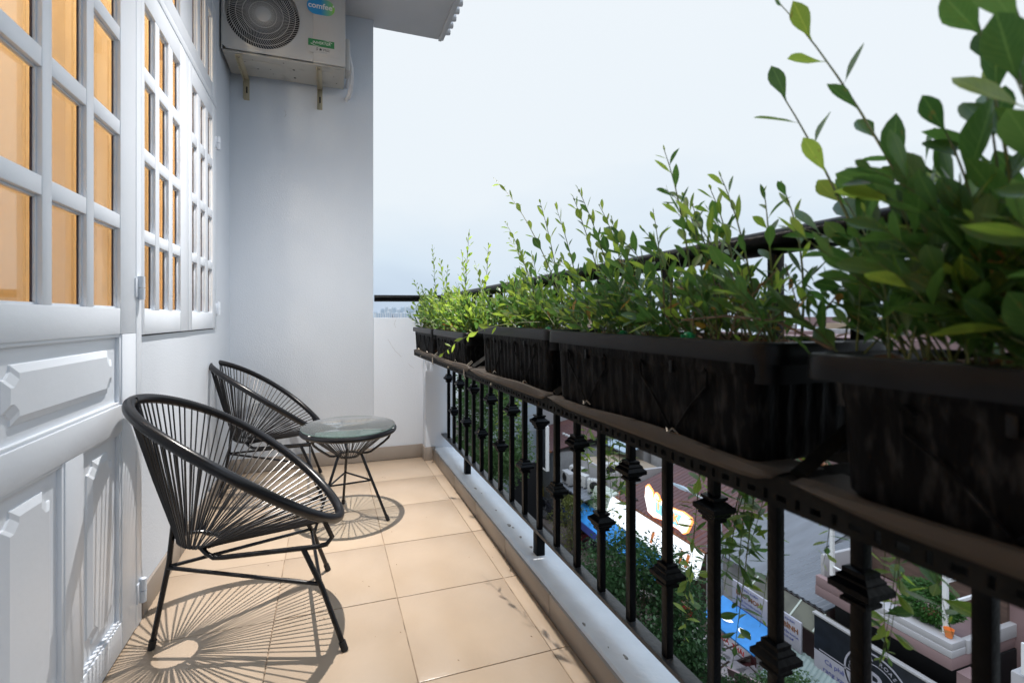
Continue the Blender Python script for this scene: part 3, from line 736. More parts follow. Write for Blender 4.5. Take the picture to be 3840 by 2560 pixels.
def shoot(root, base, tip, bend, nl, smax, young, stems, r0=.0022, indiv=True, foliage=None, bare=.15, droop=0.0, hang=False):
    """one stem with alternate leaves; leaves are objects (indiv) or merged into foliage"""
    base, tip = Vector(base), Vector(tip); mid = (base + tip) / 2 + Vector(bend)
    P = [(base * (1 - t) ** 2 + mid * 2 * t * (1 - t) + tip * t * t) for t in [i / 9 for i in range(10)]]
    stems.tube(P, [r0 * (1 - .72 * i / 9) for i in range(10)], 5)
    ang = random.uniform(0, 6.3)
    for i in range(nl):
        t = bare + (1 - bare) * (i + .5) / nl; t = min(t, .985)
        p = base * (1 - t) ** 2 + mid * 2 * t * (1 - t) + tip * t * t
        d = ((mid - base) * (1 - t) + (tip - mid) * t).normalized()
        o1 = d.orthogonal().normalized(); o2 = d.cross(o1)
        ang += 2.4 + random.uniform(-.4, .4)
        side = o1 * cos(ang) + o2 * sin(ang)
        sz = smax * (.28 + .72 * sin(pi * min(1, (1 - t) * 1.05 + .04) ** .7) if t > .55 else 1) * random.uniform(.7, 1.1)
        if t > .93: side = side * .3; sz = smax * .33
        kind = 'leaf_y' if random.random() < young * (.35 + .8 * t) else 'leaf_m'
        if random.random() < .025 and t < .5: kind = 'leaf_dry'
        me = random.choice(LV[kind] if smax < .07 else LV[kind][0:2] + LV[kind][4:6] + LV[kind][10:12]); mt = leaf_mtx(p, Vector((0, 0, random.uniform(-.35, .55))) if hang else d, side, max(sz, .008), droop, random.uniform(-.4, .4))
        if indiv:
            o = bpy.data.objects.new('leaf', me); COL.objects.link(o); o.parent = root; o.matrix_basis = mt
        else: merge_leaf(foliage[kind], me, mt)

ORD = ['first', 'second', 'third', 'fourth', 'fifth', 'sixth']
PNAME = ['the planter against the end wall', 'the planter second from the end wall', 'the middle planter', 'the planter second nearest the camera', 'the planter nearest the camera']
SHOOTS = {  # measured tall shoots: base, tip
 0: [((.70, 3.30, 1.02), (.66, 3.78, 1.42), 15), ((.70, 3.039, 1.02), (.69, 3.157, 1.60), 18), ((.72, 2.997, 1.02), (.72, 2.83, 1.43), 12), ((.72, 3.2, 1.02), (.66, 3.45, 1.36), 12)],
 1: [((.70, 2.44, 1.02), (.70, 2.304, 1.556), 17), ((.72, 2.394, 1.02), (.70, 2.453, 1.469), 13), ((.72, 2.17, 1.02), (.72, 2.059, 1.447), 12), ((.72, 2.05, 1.02), (.72, 2.277, 1.39), 11), ((.66, 2.60, 1.02), (.64, 2.72, 1.45), 14)],
 2: [((.70, 1.22, 1.04), (.66, 1.826, 1.687), 15), ((.70, 1.42, 1.04), (.68, 1.742, 1.488), 14), ((.72, 1.40, 1.04), (.72, 1.80, 1.43), 13), ((.70, 1.27, 1.04), (.68, 1.419, 1.492), 13), ((.74, 1.581, 1.04), (.74, 1.726, 1.38), 10), ((.72, 1.18, 1.04), (.70, 1.347, 1.465), 13)],
 3: [((.68, .976, 1.04), (.66, 1.164, 1.447), 14), ((.70, .968, 1.04), (.66, 1.14, 1.465), 14), ((.72, .944, 1.04), (.70, 1.093, 1.407), 12), ((.72, .961, 1.04), (.72, 1.062, 1.366), 11), ((.76, .90, 1.04), (.76, .947, 1.366), 8), ((.64, .678, 1.04), (.62, .741, 1.427), 13), ((.68, .699, 1.04), (.66, .733, 1.337), 11), ((.70, .66, 1.04), (.70, .754, 1.328), 10), ((.70, .60, 1.04), (.68, .665, 1.361), 10), ((.74, .66, 1.04), (.72, .729, 1.358), 9), ((.72, .588, 1.04), (.72, .609, 1.324), 9), ((.72, .545, 1.04), (.72, .578, 1.325), 8), ((.76, .80, 1.04), (.74, .971, 1.327), 9)],
 4: [((.66, .36, 1.03), (.64, .534, 1.472), 8), ((.66, .29, 1.03), (.64, .521, 1.577), 10), ((.66, .26, 1.03), (.655, .315, 1.485), 9), ((.74, .38, 1.03), (.72, .486, 1.293), 8), ((.70, .29, 1.03), (.70, .317, 1.37), 8), ((.66, .30, 1.03), (.64, .335, 1.338), 8), ((.72, .27, 1.03), (.70, .30, 1.41), 9), ((.63, .33, 1.03), (.60, .35, 1.25), 8), ((.64, .23, 1.03), (.62, .285, 1.50), 9), ((.62, .21, 1.03), (.60, .262, 1.36), 8), ((.60, .20, 1.03), (.585, .235, 1.20), 6), ((.72, .33, 1.03), (.70, .40, 1.30), 8), ((.70, .17, 1.03), (.69, .23, 1.42), 9), ((.66, .15, 1.03), (.64, .22, 1.34), 9)]}
LOOK = ['upright', 'bushy', 'leggy', 'spreading', 'dense']
for idx, (xf, ya, yb_, zb, zr, desc) in enumerate(PL):
    xb = xf + .255; zs_ = zr - .022; NS = 5
    y_lo, y_hi = ya + .05, yb_ - .05
    if idx == 4: y_lo = .12; NS = 4
    cy = [y_hi - (y_hi - y_lo) * (k + .5) / NS for k in range(NS)]
    lists = [[] for _ in range(NS)]
    for s_ in SHOOTS[idx]:
        k = min(range(NS), key=lambda q: abs(cy[q] - s_[0][1])); lists[k].append(s_)
    for k in range(NS):
        tall = len(lists[k])
        lab = '%s shrub, %s from the far end of %s' % ('shooting' if tall > 1 else 'low leafy', ORD[k], PNAME[idx])
        org = Vector((.70, cy[k], zs_))
        root = thing('shrub', lab, 'plant', org, 0, 'shrubs growing in the planter row')
        stems = B(); fol = {q: bmesh.new() for q in LV}
        young = (.62, .95, .62, .50, .12)[idx]  # more young yellow leaves near the lamp, its brightness put into leaf colour
        for (b0, t0, nl) in lists[k]:
            b0, t0 = Vector(b0) - org, Vector(t0) - org; ln = (t0 - b0).length
            shoot(root, b0, t0, (random.uniform(-.01, .01), -.05 * ln + random.uniform(-.02, .02), .10 * ln), int(nl * (1.35 if idx < 4 else 1)), (.044, .047, .050, .048, .076)[idx], young + (.2 if idx < 4 else .0), stems, .0024, True, None, .2)
        for j in range((2, 2, 2, 2, 2)[idx]):     # arching mid height sprays
            b0 = Vector((random.uniform(xf + .06, xb - .06), cy[k] + random.uniform(-.06, .06), zs_)) - org
            t0 = b0 + Vector((random.gauss(-.03, .035), random.uniform(.03, .16), random.uniform(.19, .30)))
            if idx == 0 and t0.y + cy[k] > 3.5: t0.y = 3.5 - cy[k]
            shoot(root, b0, t0, (random.uniform(-.02, .02), -.04, .05), random.randint(13, 17), (.044, .046, .052, .052, .07)[idx], young, stems, .0019, True, None, .12, .05)
        nlow = ((30, 31, 19, 18, 11)[idx]) if not (idx == 3 and k > 2) else 13
        for j in range(nlow):
            bx = random.uniform(xf + .04, xb - .05); by = cy[k] + random.uniform(-.075, .075)
            hgt = random.uniform(.06, .175) * (1.3, 1.3, 1.0, .95, 1.1)[idx] * (1.3 if j % 5 == 0 else 1)
            b0 = Vector((bx, by, zs_)) - org
            t0 = b0 + Vector((random.gauss(-.02, .05), random.gauss(.075, .06), hgt))
            if t0.y + cy[k] > yb_ + .05: t0.y = yb_ + .05 - cy[k]
            if idx == 0 and t0.y + cy[k] > 3.5: t0.y = 3.5 - cy[k]
            shoot(root, b0, t0, (random.uniform(-.02, .02), random.uniform(-.03, .02), .02), random.randint(8, 12), random.uniform(.034, .056) * (1.3 if idx == 4 else 1), young * .75, stems, .0016, j < 8, fol, .18, .15)
        for j in range(70):   # low shaded undergrowth
            p = Vector((random.uniform(xf + .02, xb - .0), cy[k] + random.uniform(-.09, .09), zs_ + random.uniform(.012, .12))) - org
            d = Vector((random.gauss(0, .4), random.gauss(0, .4), 1)).normalized(); a = random.uniform(0, 6.3)
            kd = 'leaf_y' if random.random() < young * .35 else ('leaf_dry' if random.random() < .06 else 'leaf_m')
            merge_leaf(fol[kd], random.choice(LV[kd]), leaf_mtx(p, d, Vector((cos(a), sin(a), 0)), random.uniform(.022, .046), .3, random.uniform(-.5, .5)))
        build('stems', stems, M['stem'], root)
        names = {'leaf_y': 'young_foliage', 'leaf_m': 'foliage', 'leaf_dry': 'dry_leaves'}
        for q, bmq in fol.items():
            if len(bmq.verts):
                me = bpy.data.meshes.new(names[q]); bmq.to_mesh(me); me.materials.append(M[q])
                o = add(names[q], me, root); o['kind'] = 'stuff'
            bmq.free()
# dry twigs lying over the near planters
dt = thing('dry_twigs', 'tangle of dry brown twigs under the shrubs of the planter second nearest the camera', 'dead twigs', (.66, .56, 1.05))
tw = B()
for _ in range(34):
    a = Vector((random.uniform(-.06, .07), random.uniform(-.09, .12), 0)); c = a + Vector((random.gauss(-.01, .04), random.gauss(0, .06), random.uniform(.04, .13)))
    tw.tube([a, (a + c) / 2 + Vector((random.gauss(0, .015), random.gauss(0, .015), 0)), c], .0011, 4)
tw.tube([(-.07, .10, .045), (-.075, .0, .052), (-.07, -.08, .045), (-.05, -.14, .01)], .002, 5)
build('twig', tw, M['stem_old'], dt)
cl = B()
for _ in range(16):
    merge_leaf(cl.bm, random.choice(LV['leaf_dry']), leaf_mtx(Vector((random.uniform(-.08, .02), random.uniform(-.12, .12), random.uniform(.02, .10))), Vector((0, 0, 1)), Vector((random.gauss(0, 1), random.gauss(0, 1), 0)).normalized(), random.uniform(.015, .03), .5))
o = build('withered_leaf', cl, M['leaf_dry'], dt); o['kind'] = 'stuff'

# runner trailing in front of planters
rn = thing('trailing_runner', 'long green runner hanging out over the front of the second planter', 'plant', (.62, 1.27, 1.085))
stems = B()
shoot(rn, (0, 0, .0), (-.15, .74, -.165), (-.03, .0, .09), 13, .05, 1.0, stems, .0021, True, None, .3)
build('stems', stems, M['stem'], rn)

# vines hanging outside the rail
VN = [((.95, 2.65, 1.0), (.93, 2.45, .41), 'in front of the street tree by the end wall'), ((.95, 1.66, .95), (.93, 1.50, .47), 'left of the pale blue roof'), ((.95, 1.42, .98), (.94, 1.60, .54), 'crossing in front of the tan terrace'), ((.95, 1.44, 1.0), (.93, 1.334, .36), 'thick with leaves in front of the pale blue roof'), ((.96, 1.25, 1.0), (.93, 1.286, .46), 'right of the pale blue roof'), ((.95, .977, .95), (.93, 1.033, .20), 'long and thin beside the lit signs'), ((.96, .80, 1.0), (.92, .862, .27), 'thickest and darkest, over the blue awning'), ((.95, .766, .98), (.93, .797, .40), 'thin with a curled tip over the text sign'), ((.95, .697, .92), (.93, .657, .61), 'short one over the ribbed grey roof'), ((.95, .543, 1.0), (.94, .565, .47), 'over the planted pink balcony'), ((.96, .53, 1.0), (.93, .548, .50), 'beside the round bush'), ((.95, .466, .95), (.93, .456, .60), 'over the white pergola posts'), ((.95, 2.16, .95), (.93, 2.197, .47), 'in front of the bluish tower')]
for (b0, t0, lab) in VN:
    big = 'thickest' in lab or 'thick' in lab
    rt = thing('hanging_vine', 'leafy vine hanging outside the railing, ' + lab, 'vine', b0, 0, 'vines hanging outside the railing')
    b0, t0 = Vector(b0), Vector(t0); stems = B()
    for q in range(5 if 'darkest' in lab else (4 if big else 2)):
        tt = t0 - b0 + (Vector((random.gauss(0, .015), random.gauss(0, .05), random.uniform(.0, .25))) if q else Vector())
        shoot(rt, (0, 0, 0), tt, (random.gauss(0, .02), random.gauss(0, .035), 0), int(14 + 40 * tt.length), .060 if big else .052, .18 if 'darkest' in lab else .6, stems, .0022 if big else .0014, True, None, .05, .1, True)
    build('stems', stems, M['stem'], rt)

# green drip emitters
for (ex, ey, ez, lb) in ((.62, 1.24, 1.055, 'under the middle planter shrubs'), (.62, 1.45, 1.055, 'far half of the middle planter'), (.615, .865, 1.055, 'centre of the planter second nearest the camera'), (.60, .655, 1.058, 'near half of the planter second nearest the camera'), (.62, 2.12, 1.02, 'in the second planter from the end wall')):
    em = thing('drip_emitter', 'small green plastic drip emitter, ' + lb, 'drip emitter', (ex, ey, ez), random.uniform(0, 3), 'green drip emitters')
    build('stake', B().tube([(0, 0, -.03), (0, 0, .004)], .0025, 6), M['emit'], em)
    cp = B().lathe([(.004, .002), (.0085, .006), (.009, .012), (.005, .016), (0, .017)], 12)
    for q in range(4): cp.box(.006, .013, -.002, .002, .007, .012, 0, Matrix.Rotation(q * pi / 2, 4, 'Z'))
    build('cap', cp, M['emit'], em)

# ------------------------------------------------------------------ string chairs
def rim_pt(t):
    uu = .327 * cos(t); vv = .343 * sin(t) * (1 + .026 * cos(t))
    return Vector((.274 + uu, vv, .619 - .704 * uu + .012 * sin(t) ** 2 - .024 * cos(t) ** 2))
def ring_pt(t):
    u, v = .062 * cos(t), .062 * sin(t)
    return Vector((.137 + u, v, .338 - .20 * u))
def chair():
    root = thing('string_chair', 'black string chair nearest the camera, in front of the white door', 'chair', (-.558, 1.794, 0), .100, 'pair of black string chairs')
    N = 420
    build('rim', B().tube([rim_pt(2 * pi * k / N) for k in range(N)], [.0164 + (.0007 if k % 2 else -.0006) for k in range(N)], 12, True), M['cord'], root)
    build('seat_ring', B().tube([ring_pt(2 * pi * k / 32) for k in range(32)], .006, 8, True), M['tube'], root)
    n = 84
    for k in range(n):
        t = 2 * pi * (k + .5 + random.uniform(-.12, .12)) / n
        P = rim_pt(t); R = ring_pt(t + random.uniform(-.03, .03)); d = (R - P).normalized()
        Tn = (rim_pt(t + .01) - rim_pt(t - .01)).normalized(); o = (d - Tn * d.dot(Tn)).normalized(); up = Tn.cross(o)
        if up.z < 0: up = -up
        mid = (P + R) / 2 + (P - Vector((.24, 0, .55))) * .02
        q1 = P + o * .0165 - up * .002
        pts = [P + up * .006, P + o * .012 + up * .004, q1, q1 * .5 + R * .5 + (P - Vector((.24, 0, .62))) * .012, R + (P - R).normalized() * .004 - Vector((0, 0, .004)), R - Vector((0, 0, .006))]
        build('cord', B().tube(pts, .0029, 5), M['cord'], root)
    # three legs with rubber caps
    def leg(pts, foot):
        l = build('leg', B().tube(pts, .0088, 10), M['tube'], root)
        f = Vector(foot); dd = (Vector(pts[1]) - f).normalized()
        build('foot_cap', B().tube([f, f + dd * .03], .0115, 10), M['dark'], l)
    leg([(0, 0, .002), (.050, 0, .277), (.062, 0, .400), (.060, 0, .425), (.052, 0, .450), (-.040, 0, .800), (-.046, 0, .838)], (0, 0, .001))
    for s in (-1, 1):
        leg([(.588, s * .265, .002), (.520, s * .222, .20), (.462, s * .186, .326)], (.588, s * .265, .001))
        sup = [(.150, s * .058, .334), (.168, s * .075, .318), (.190, s * .088, .306), (.22, s * .097, .305), (.505, s * .200, .330), (.535, s * .212, .338), (.552, s * .216, .360), rim_pt(s * .70) - Vector((0, 0, .006))]
        build('seat_support', B().tube(sup, .0082, 10), M['tube'], root)
        build('stretcher', B().tube([(.048, s * .004, .262), (.516, s * .219, .212)], .0066, 8), M['tube'], root)
    build('stretcher', B().tube([(.516, -.217, .206), (.516, .217, .206)], .0066, 8), M['tube'], root)
    build('stub', B().tube([(.058, 0, .428), (.085, 0, .43)], .006, 8), M['tube'], root)
    return root
ch1 = chair()
ch2 = dup(ch1, (-.628, 3.178, 0), .034, 'black string chair in the corner by the end wall, behind the glass table')

# ------------------------------------------------------------------ glass table
tb = thing('string_side_table', 'round glass topped side table with black string cone and three splayed legs', 'table', (.108, 2.622, 0), 0)
N = 300; RR = .243; ZR = .489
build('rim', B().tube([(RR * cos(2 * pi * k / N), RR * sin(2 * pi * k / N), ZR) for k in range(N)], [.0135 + (.0007 if k % 2 else -.0005) for k in range(N)], 10, True), M['cord'], tb)
build('cone_ring', B().tube([(.055 * cos(2 * pi * k / 24), .055 * sin(2 * pi * k / 24), .350) for k in range(24)], .0055, 8, True), M['tube'], tb)
for k in range(44):
    t = 2 * pi * (k + .5) / 44; u = Vector((cos(t), sin(t), 0)); t2 = t + random.uniform(-.05, .05); u2 = Vector((cos(t2), sin(t2), 0))
    build('cord', B().tube([u * RR + Vector((0, 0, ZR + .004)), u * (RR - .0145) + Vector((0, 0, ZR - .002)), u2 * .060 + Vector((0, 0, .352)), u2 * .055 + Vector((0, 0, .343))], .0023, 5), M['cord'], tb)
build('glass_top', B().lathe([(0, .5035), (.246, .5035), (.2485, .505), (.2485, .5105), (.246, .512), (0, .512)], 72, caps=False), M['ttop'], tb)
build('glass_edge', B().lathe([(.2486, .5048), (.2490, .506), (.2490, .5100), (.2486, .5108)], 72, caps=False), M['tedge'], tb)
for a in (radians(-23.7), radians(96.3), radians(216.3)):
    u = Vector((cos(a), sin(a), 0)); z = lambda h: Vector((0, 0, h))
    l = build('leg', B().tube([u * .219 + z(.002), u * .068 + z(.362)], .0075, 10), M['tube'], tb)
    build('foot_cap', B().tube([u * .221 + z(.001), u * .2105 + z(.026)], .010, 10), M['dark'], l)
    build('rim_support', B().tube([u * .055 + z(.362), u * .100 + z(.364), u * .125 + z(.372), u * .195 + z(.425), u * .222 + z(.450), u * .234 + z(.478)], .0065, 8), M['tube'], tb)
    u2 = Vector((cos(a + 2 * pi / 3), sin(a + 2 * pi / 3), 0))
    build('stretcher', B().tube([u * .128 + z(.215), u2 * .128 + z(.215)], .0052, 8), M['tube'], tb)
    build('glass_pad', B().lathe([(0, .5005), (.009, .5005), (.009, .5030), (0, .5030)], 12, u * RR), M['white'], tb)

# ------------------------------------------------------------------ air conditioner on brackets
AX0, AX1, AY0, AY1, AZ0, AZ1 = -.642, .112, 3.28, 3.575, 2.802, 3.345
ac = thing('air_conditioner', 'white outdoor air conditioner with round fan grille on the end wall', 'air conditioner', (0, 0, 0))
FX, FZ, FR = -.402, 3.062, .226
# front plate with a round opening
b = B(); n = 64; ring = []; outer = []
for k in range(n):
    a = 2 * pi * k / n; c_, s_ = cos(a), sin(a)
    ring.append((FX + FR * c_, AY0, FZ + FR * s_))
    hx = (AX1 - .20 - FX) if c_ > 0 else (FX - AX0 - .006); hz = (AZ1 - .004 - FZ) if s_ > 0 else (FZ - AZ0 - .004)
    q = min(hx / abs(c_) if abs(c_) > 1e-6 else 9, hz / abs(s_) if abs(s_) > 1e-6 else 9)
    outer.append((FX + q * c_, AY0 - .0, FZ + q * s_))
b.loops([[(x, y + .05, z) for x, y, z in ring], [(x, y + .004, z) for x, y, z in ring], [(FX + (x - FX) * 1.03, y - .003, FZ + (z - FZ) * 1.03) for x, y, z in ring], [(FX + (x - FX) * 1.07, y, FZ + (z - FZ) * 1.07) for x, y, z in ring] if False else [(FX + (FR * 1.05) * cos(2 * pi * k / n), AY0, FZ + (FR * 1.05) * sin(2 * pi * k / n)) for k in range(n)], outer], False, False)
b.box(AX1 - .205, AX1, AY0 - .0045, AY0 + .03, AZ0 + .004, AZ1, .006)     # service panel
b.box(AX1 - .190, AX1 - .030, AY0 - .0065, AY0, AZ0 + .05, AZ1 - .03, .004)
build('front_plate', b, M['ac'], ac)
b = B(); b.box(AX0, AX1, AY0 + .075, AY1, AZ0 + .003, AZ1, .006); b.box(AX0, AX0 + .006, AY0 + .001, AY0 + .075, AZ0 + .003, AZ1); b.box(AX1 - .007, AX1 - .001, AY0 + .03, AY0 + .075, AZ0 + .003, AZ1)
b.box(AX0 + .006, AX1 - .007, AY0 + .03, AY0 + .076, AZ0 + .003, AZ0 + .012); b.box(AX0 + .006, AX1 - .007, AY0 + .03, AY0 + .076, AZ1 - .01, AZ1 - .001)
build('casing', b, M['ac'], ac)
build('fan_cavity', B().lathe([(0, 0), (FR - .002, 0)], 40, caps=False), M['dark'], ac, (FX, AY0 + .0745, FZ)).rotation_euler.x = pi / 2
fb = B()
for k in range(3):
    a0 = 2 * pi * k / 3
    pts0 = [(.05 * cos(a0), .05 * sin(a0), .0), (.20 * cos(a0 + .15), .20 * sin(a0 + .15), .004), (.21 * cos(a0 + .8), .21 * sin(a0 + .8), .022), (.05 * cos(a0 + .9), .05 * sin(a0 + .9), .012)]
    fb.quad(*pts0)
f = build('fan_blade', fb, M['bwin'], ac, (FX, AY0 + .065, FZ)); f.rotation_euler.x = pi / 2
# grille: curved spokes, rings and hub
g_ = B()
for k in range(88):
    a0 = 2 * pi * k / 88
    pts = [((.047 + (FR - .049) * t) * cos(a0 + .55 * t), (.047 + (FR - .049) * t) * sin(a0 + .55 * t), -.006 + .012 * (1 - t) ** .5 * 0 + .004 * (1 - t)) for t in (0, .25, .5, .75, 1)]
    g_.tube(pts, .0016, 4)
o = build('grille_spokes', g_, M['ac'], ac, (FX, AY0, FZ)); o.rotation_euler.x = pi / 2; o['kind'] = 'stuff'
for r in (.083, .122, .160, .197):
    o = build('grille_ring', B().tube([(r * cos(2 * pi * k / 48), r * sin(2 * pi * k / 48), -.002) for k in range(48)], .0019, 6, True), M['ac'], ac, (FX, AY0, FZ)); o.rotation_euler.x = pi / 2
o = build('grille_rim', B().tube([((FR + .001) * cos(2 * pi * k / 64), (FR + .001) * sin(2 * pi * k / 64), 0) for k in range(64)], .005, 8, True), M['ac'], ac, (FX, AY0, FZ)); o.rotation_euler.x = pi / 2
o = build('hub_cap', B().lathe([(0, .010), (.040, .009), (.048, .004), (.049, -.002)], 32), M['ac'], ac, (FX, AY0, FZ)); o.rotation_euler.x = pi / 2
# stained base pan with pressed ribs and holes
bp = build('base_pan', B().box(AX0 + .004, AX1 - .004, AY0 + .006, AY1, AZ0 - .012, AZ0 + .002, .004).box(AX0 + .10, AX0 + .34, AY0 + .07, AY0 + .20, AZ0 - .0145, AZ0 - .011, .002).box(AX0 + .60, AX1 - .05, AY0 + .07, AY0 + .20, AZ0 - .0145, AZ0 - .011, .002), M['ac_base'], ac)
for (dx, dy, s) in ((.12, .10, .004), (.19, .17, .006), (.27, .15, .004), (.36, .04, .005), (.42, .11, .008), (.42, .22, .009), (.68, .12, .004), (.70, .21, .005), (.17, .06, .003), (.28, .21, .004)):
    build('drain_hole', B().lathe([(0, 0), (s, 0)], 10, (AX0 + dx, AY0 + dy, AZ0 - .0152), caps=False), M['dark'], bp)
# printed badges
def pill(w, h, n=10):
    r = h / 2; return [(w / 2 - r + r * cos(a), r * sin(a)) for a in [-pi / 2 + pi * k / n for k in range(n + 1)]] + [(-w / 2 + r + r * cos(a), r * sin(a)) for a in [pi / 2 + pi * k / n for k in range(n + 1)]]
LGX, LGZ = -.046, 3.178; yf = AY0 - .0066
build('logo_badge', B().prism([(LGX + x, LGZ + z) for x, z in pill(.178, .105)], 'y', yf, yf - .0008), M['logo'], ac, smooth=False)
text('comfee’', .052, M['white'], ac, face_negY(LGX + .002, yf - .0014, LGZ + .004), 'logo_lettering', .0004, bold=.0012)
build('label_plate', B().box(-.126, .040, yf - .0006, yf, 2.912, 2.958), M['green_lbl'], ac)
build('label_paper', B().box(-.126, .040, yf - .0005, yf, 2.868, 2.9115), M['ac'], ac)
text('INVERTER', .026, M['white'], ac, face_negY(-.042, yf - .0010, 2.935), 'label_lettering', .0003, shear=.15)
sw = B()
for (x0, z0, sg) in ((-.110, 2.926, 1), (.026, 2.944, -1)):
    P = [(x0 + sg * .055 * t, z0 + sg * (-.011 * sin(pi * min(1, t * .75 + .0)) ) ) for t in [i / 8 for i in range(9)]]
    sw.loops([[(x, yf - .0012, z + .003 * (1 - i / 8)), (x, yf - .0007, z + .003 * (1 - i / 8)), (x, yf - .0007, z - .0005), (x, yf - .0012, z - .0005)] for i, (x, z) in enumerate(P)])
build('label_swoosh', sw, M['white'], ac, smooth=False)
text('5 ★ Mức', .026, M['black_print'], ac, face_negY(-.050, yf - .0009, 2.893), 'label_lettering', .0003, shear=.2) if False else text('5', .028, M['black_print'], ac, face_negY(-.072, yf - .0009, 2.893), 'label_lettering', .0003, shear=.2)
star = [((.0125 if k % 2 == 0 else .005) * sin(2 * pi * k / 10) - .048, (.0125 if k % 2 == 0 else .005) * cos(2 * pi * k / 10) + 2.893) for k in range(10)]
build('label_star', B().prism(star, 'y', yf - .0012, yf - .0006), M['black_print'], ac, smooth=False)
text('Mức', .024, M['black_print'], ac, face_negY(-.012, yf - .0009, 2.892), 'label_lettering', .0003, shear=.25)
build('label_lettering', B().box(-.06, -.005, yf - .0009, yf - .0004, 2.8745, 2.8765), M['grey'], ac)
# side valve cover and wrapped pipes
build('valve_cover', B().box(AX1 + .001, AX1 + .035, AY0 + .10, AY0 + .24, AZ0 + .04, AZ0 + .26, .01), M['ac'], ac)
pp = thing('refrigerant_pipes', 'white wrapped pipes looping down beside the air conditioner', 'pipe', (AX1, 0, 0))
build('pipe', B().tube([(.030, 3.46, 2.98), (.045, 3.45, 2.90), (.050, 3.46, 2.82), (.045, 3.50, 2.76), (.035, 3.56, 2.74), (.02, 3.62, 2.74)], .016, 10), M['pipe'], pp)
build('pipe', B().tube([(.030, 3.50, 3.10), (.035, 3.50, 2.96), (.03, 3.53, 2.86), (.02, 3.62, 2.83)], .011, 10), M['pipe'], pp)
for nm, bx, lb in (('left', -.548, 'cream steel bracket under the fan side of the air conditioner'), ('right', -.058, 'cream steel bracket under the label side of the air conditioner')):
    br = thing('wall_bracket', lb, 'bracket', (bx, 0, 0), 0, 'brackets under the air conditioner')
    z0 = AZ0 - .0165
    a = B(); a.box(-.018, .018, AY0 + .012, YB - .0005, z0 - .003, z0, .0008); a.box(-.018, -.0155, AY0 + .012, YB - .0005, z0 - .030, z0 - .0032, .0008)
    build('arm', a, M['cream'], br)
    a = B(); a.box(-.018, .018, YB - .0035, YB - .0003, z0 - .150, z0 - .0034, .0008); a.box(-.018, -.0155, YB - .036, YB - .004, z0 - .150, z0 - .031, .0008)
    build('upright', a, M['cream'], br)
    build('bolt', B().lathe([(0, -.006), (.007, -.006), (.007, 0), (0, 0)], 6, (.002, AY0 + .035, z0 - .003)), M['wire'], br)
    build('slot', B().box(-.004, .006, YB - .0045, YB - .0034, z0 - .10, z0 - .055), M['dark'], br)

# hairline cracks in the plaster
for pts in ([(.44, .93), (.46, .90), (.475, .87), (.50, .835), (.53, .81), (.545, .79)], [(.60, .74), (.615, .72), (.64, .70)], [(.50, 1.02), (.49, 1.05), (.50, 1.08)], [(-.30, 2.60), (-.29, 2.57), (-.30, 2.55)]):
    build('hairline_crack', B().tube([(x, YB - .0002, z) for x, z in pts], .0007, 4), M['grey'], bw)
cb = B(); rc = random.Random(3)
for _ in range(46):
    x, y, a, l = rc.uniform(-.5, .76), rc.uniform(.9, 3.4), rc.uniform(0, 3), rc.uniform(.002, .007)
    cb.tube([(x, y, .0012), (x + l * cos(a), y + l * sin(a), .0018)], rc.uniform(.0006, .0014), 4)
tag(build('floor_crumbs', cb, M['husk']), 'tiny dark crumbs and plant bits scattered on the beige floor tiles', 'crumbs', kind='stuff')
# small litter on the floor
lit = tag(build('fallen_leaf', B().loops([[(.742, 3.43, .003), (.75, 3.425, .012), (.748, 3.44, .004)], [(.758, 3.445, .004), (.764, 3.437, .015), (.766, 3.452, .006)]]), M['husk']), 'crumpled brown leaf on the floor in the corner by the kerb', 'dead leaf')

# ------------------------------------------------------------------ the street below
GZ = -9.5
b = B(); b.quad((-6000, -6000, GZ - .06), (6000, -6000, GZ - .06), (6000, 6000, GZ - .06), (-6000, 6000, GZ - .06))
tag(build('ground', b, M['ground'], smooth=False), 'grey city ground reaching to the horizon', kind='structure')
tag(build('road', B().box(2.0, 10.4, -40, 120, GZ - .05, GZ), M['asphalt']), 'grey asphalt street below the balcony', kind='structure')
tag(build('pavement', B().box(10.4, 16.0, -40, 120, GZ - .04, GZ + .12, .02), M['pave']), 'brown pavement with cafe tables across the street', kind='structure')

def corr(b, x0, x1, y0, y1, za, zb, pitch=.16, h=.025):
    """corrugated sheet sloping from za at x0 to zb at x1, ribs running up the slope"""
    n = max(2, int((y1 - y0) / pitch) * 2); up = []; dn = []
    for i in range(n + 1):
        y = y0 + (y1 - y0) * i / n; d = h if i % 2 else 0
        up.append(((x0, y, za + d), (x1, y, zb + d)))
    for p, q in zip(up, up[1:]):
        b.quad(p[0], q[0], q[1], p[1])
        b.quad(*[(v[0], v[1], v[2] - .05) for v in (p[0], p[1], q[1], q[0])])
    return b

# large maroon roofed eatery with glowing fascia
eat = thing('eatery_building', 'open fronted eatery under a large rust streaked maroon metal roof', 'building', (0, 0, 0))
build('roof', corr(B(), 12.0, 18.2, 12.3, 17.4, -6.75, -4.6, .20, .04), M['maroon'], eat, smooth=False)
build('wall', B().box(13.6, 18.0, 12.4, 17.2, GZ + .1, -6.4).box(12.3, 18.2, 17.2, 17.35, GZ + .1, -6.9), M['brown'], eat)
build('rust_ridge', B().box(11.95, 12.10, 12.3, 17.4, -6.80, -6.74).box(18.0, 18.25, 12.3, 17.4, -4.6, -4.5), M['rust'], eat)
for yy in (12.4, 13.8, 15.2, 16.8): build('post', B().box(12.2, 12.3, yy, yy + .1, GZ + .1, -6.8), M['grey'], eat)
fas = thing('lit_fascia_sign', 'long glowing white fascia board with faded orange strokes under the maroon roof', 'sign', (12, 0, 0))
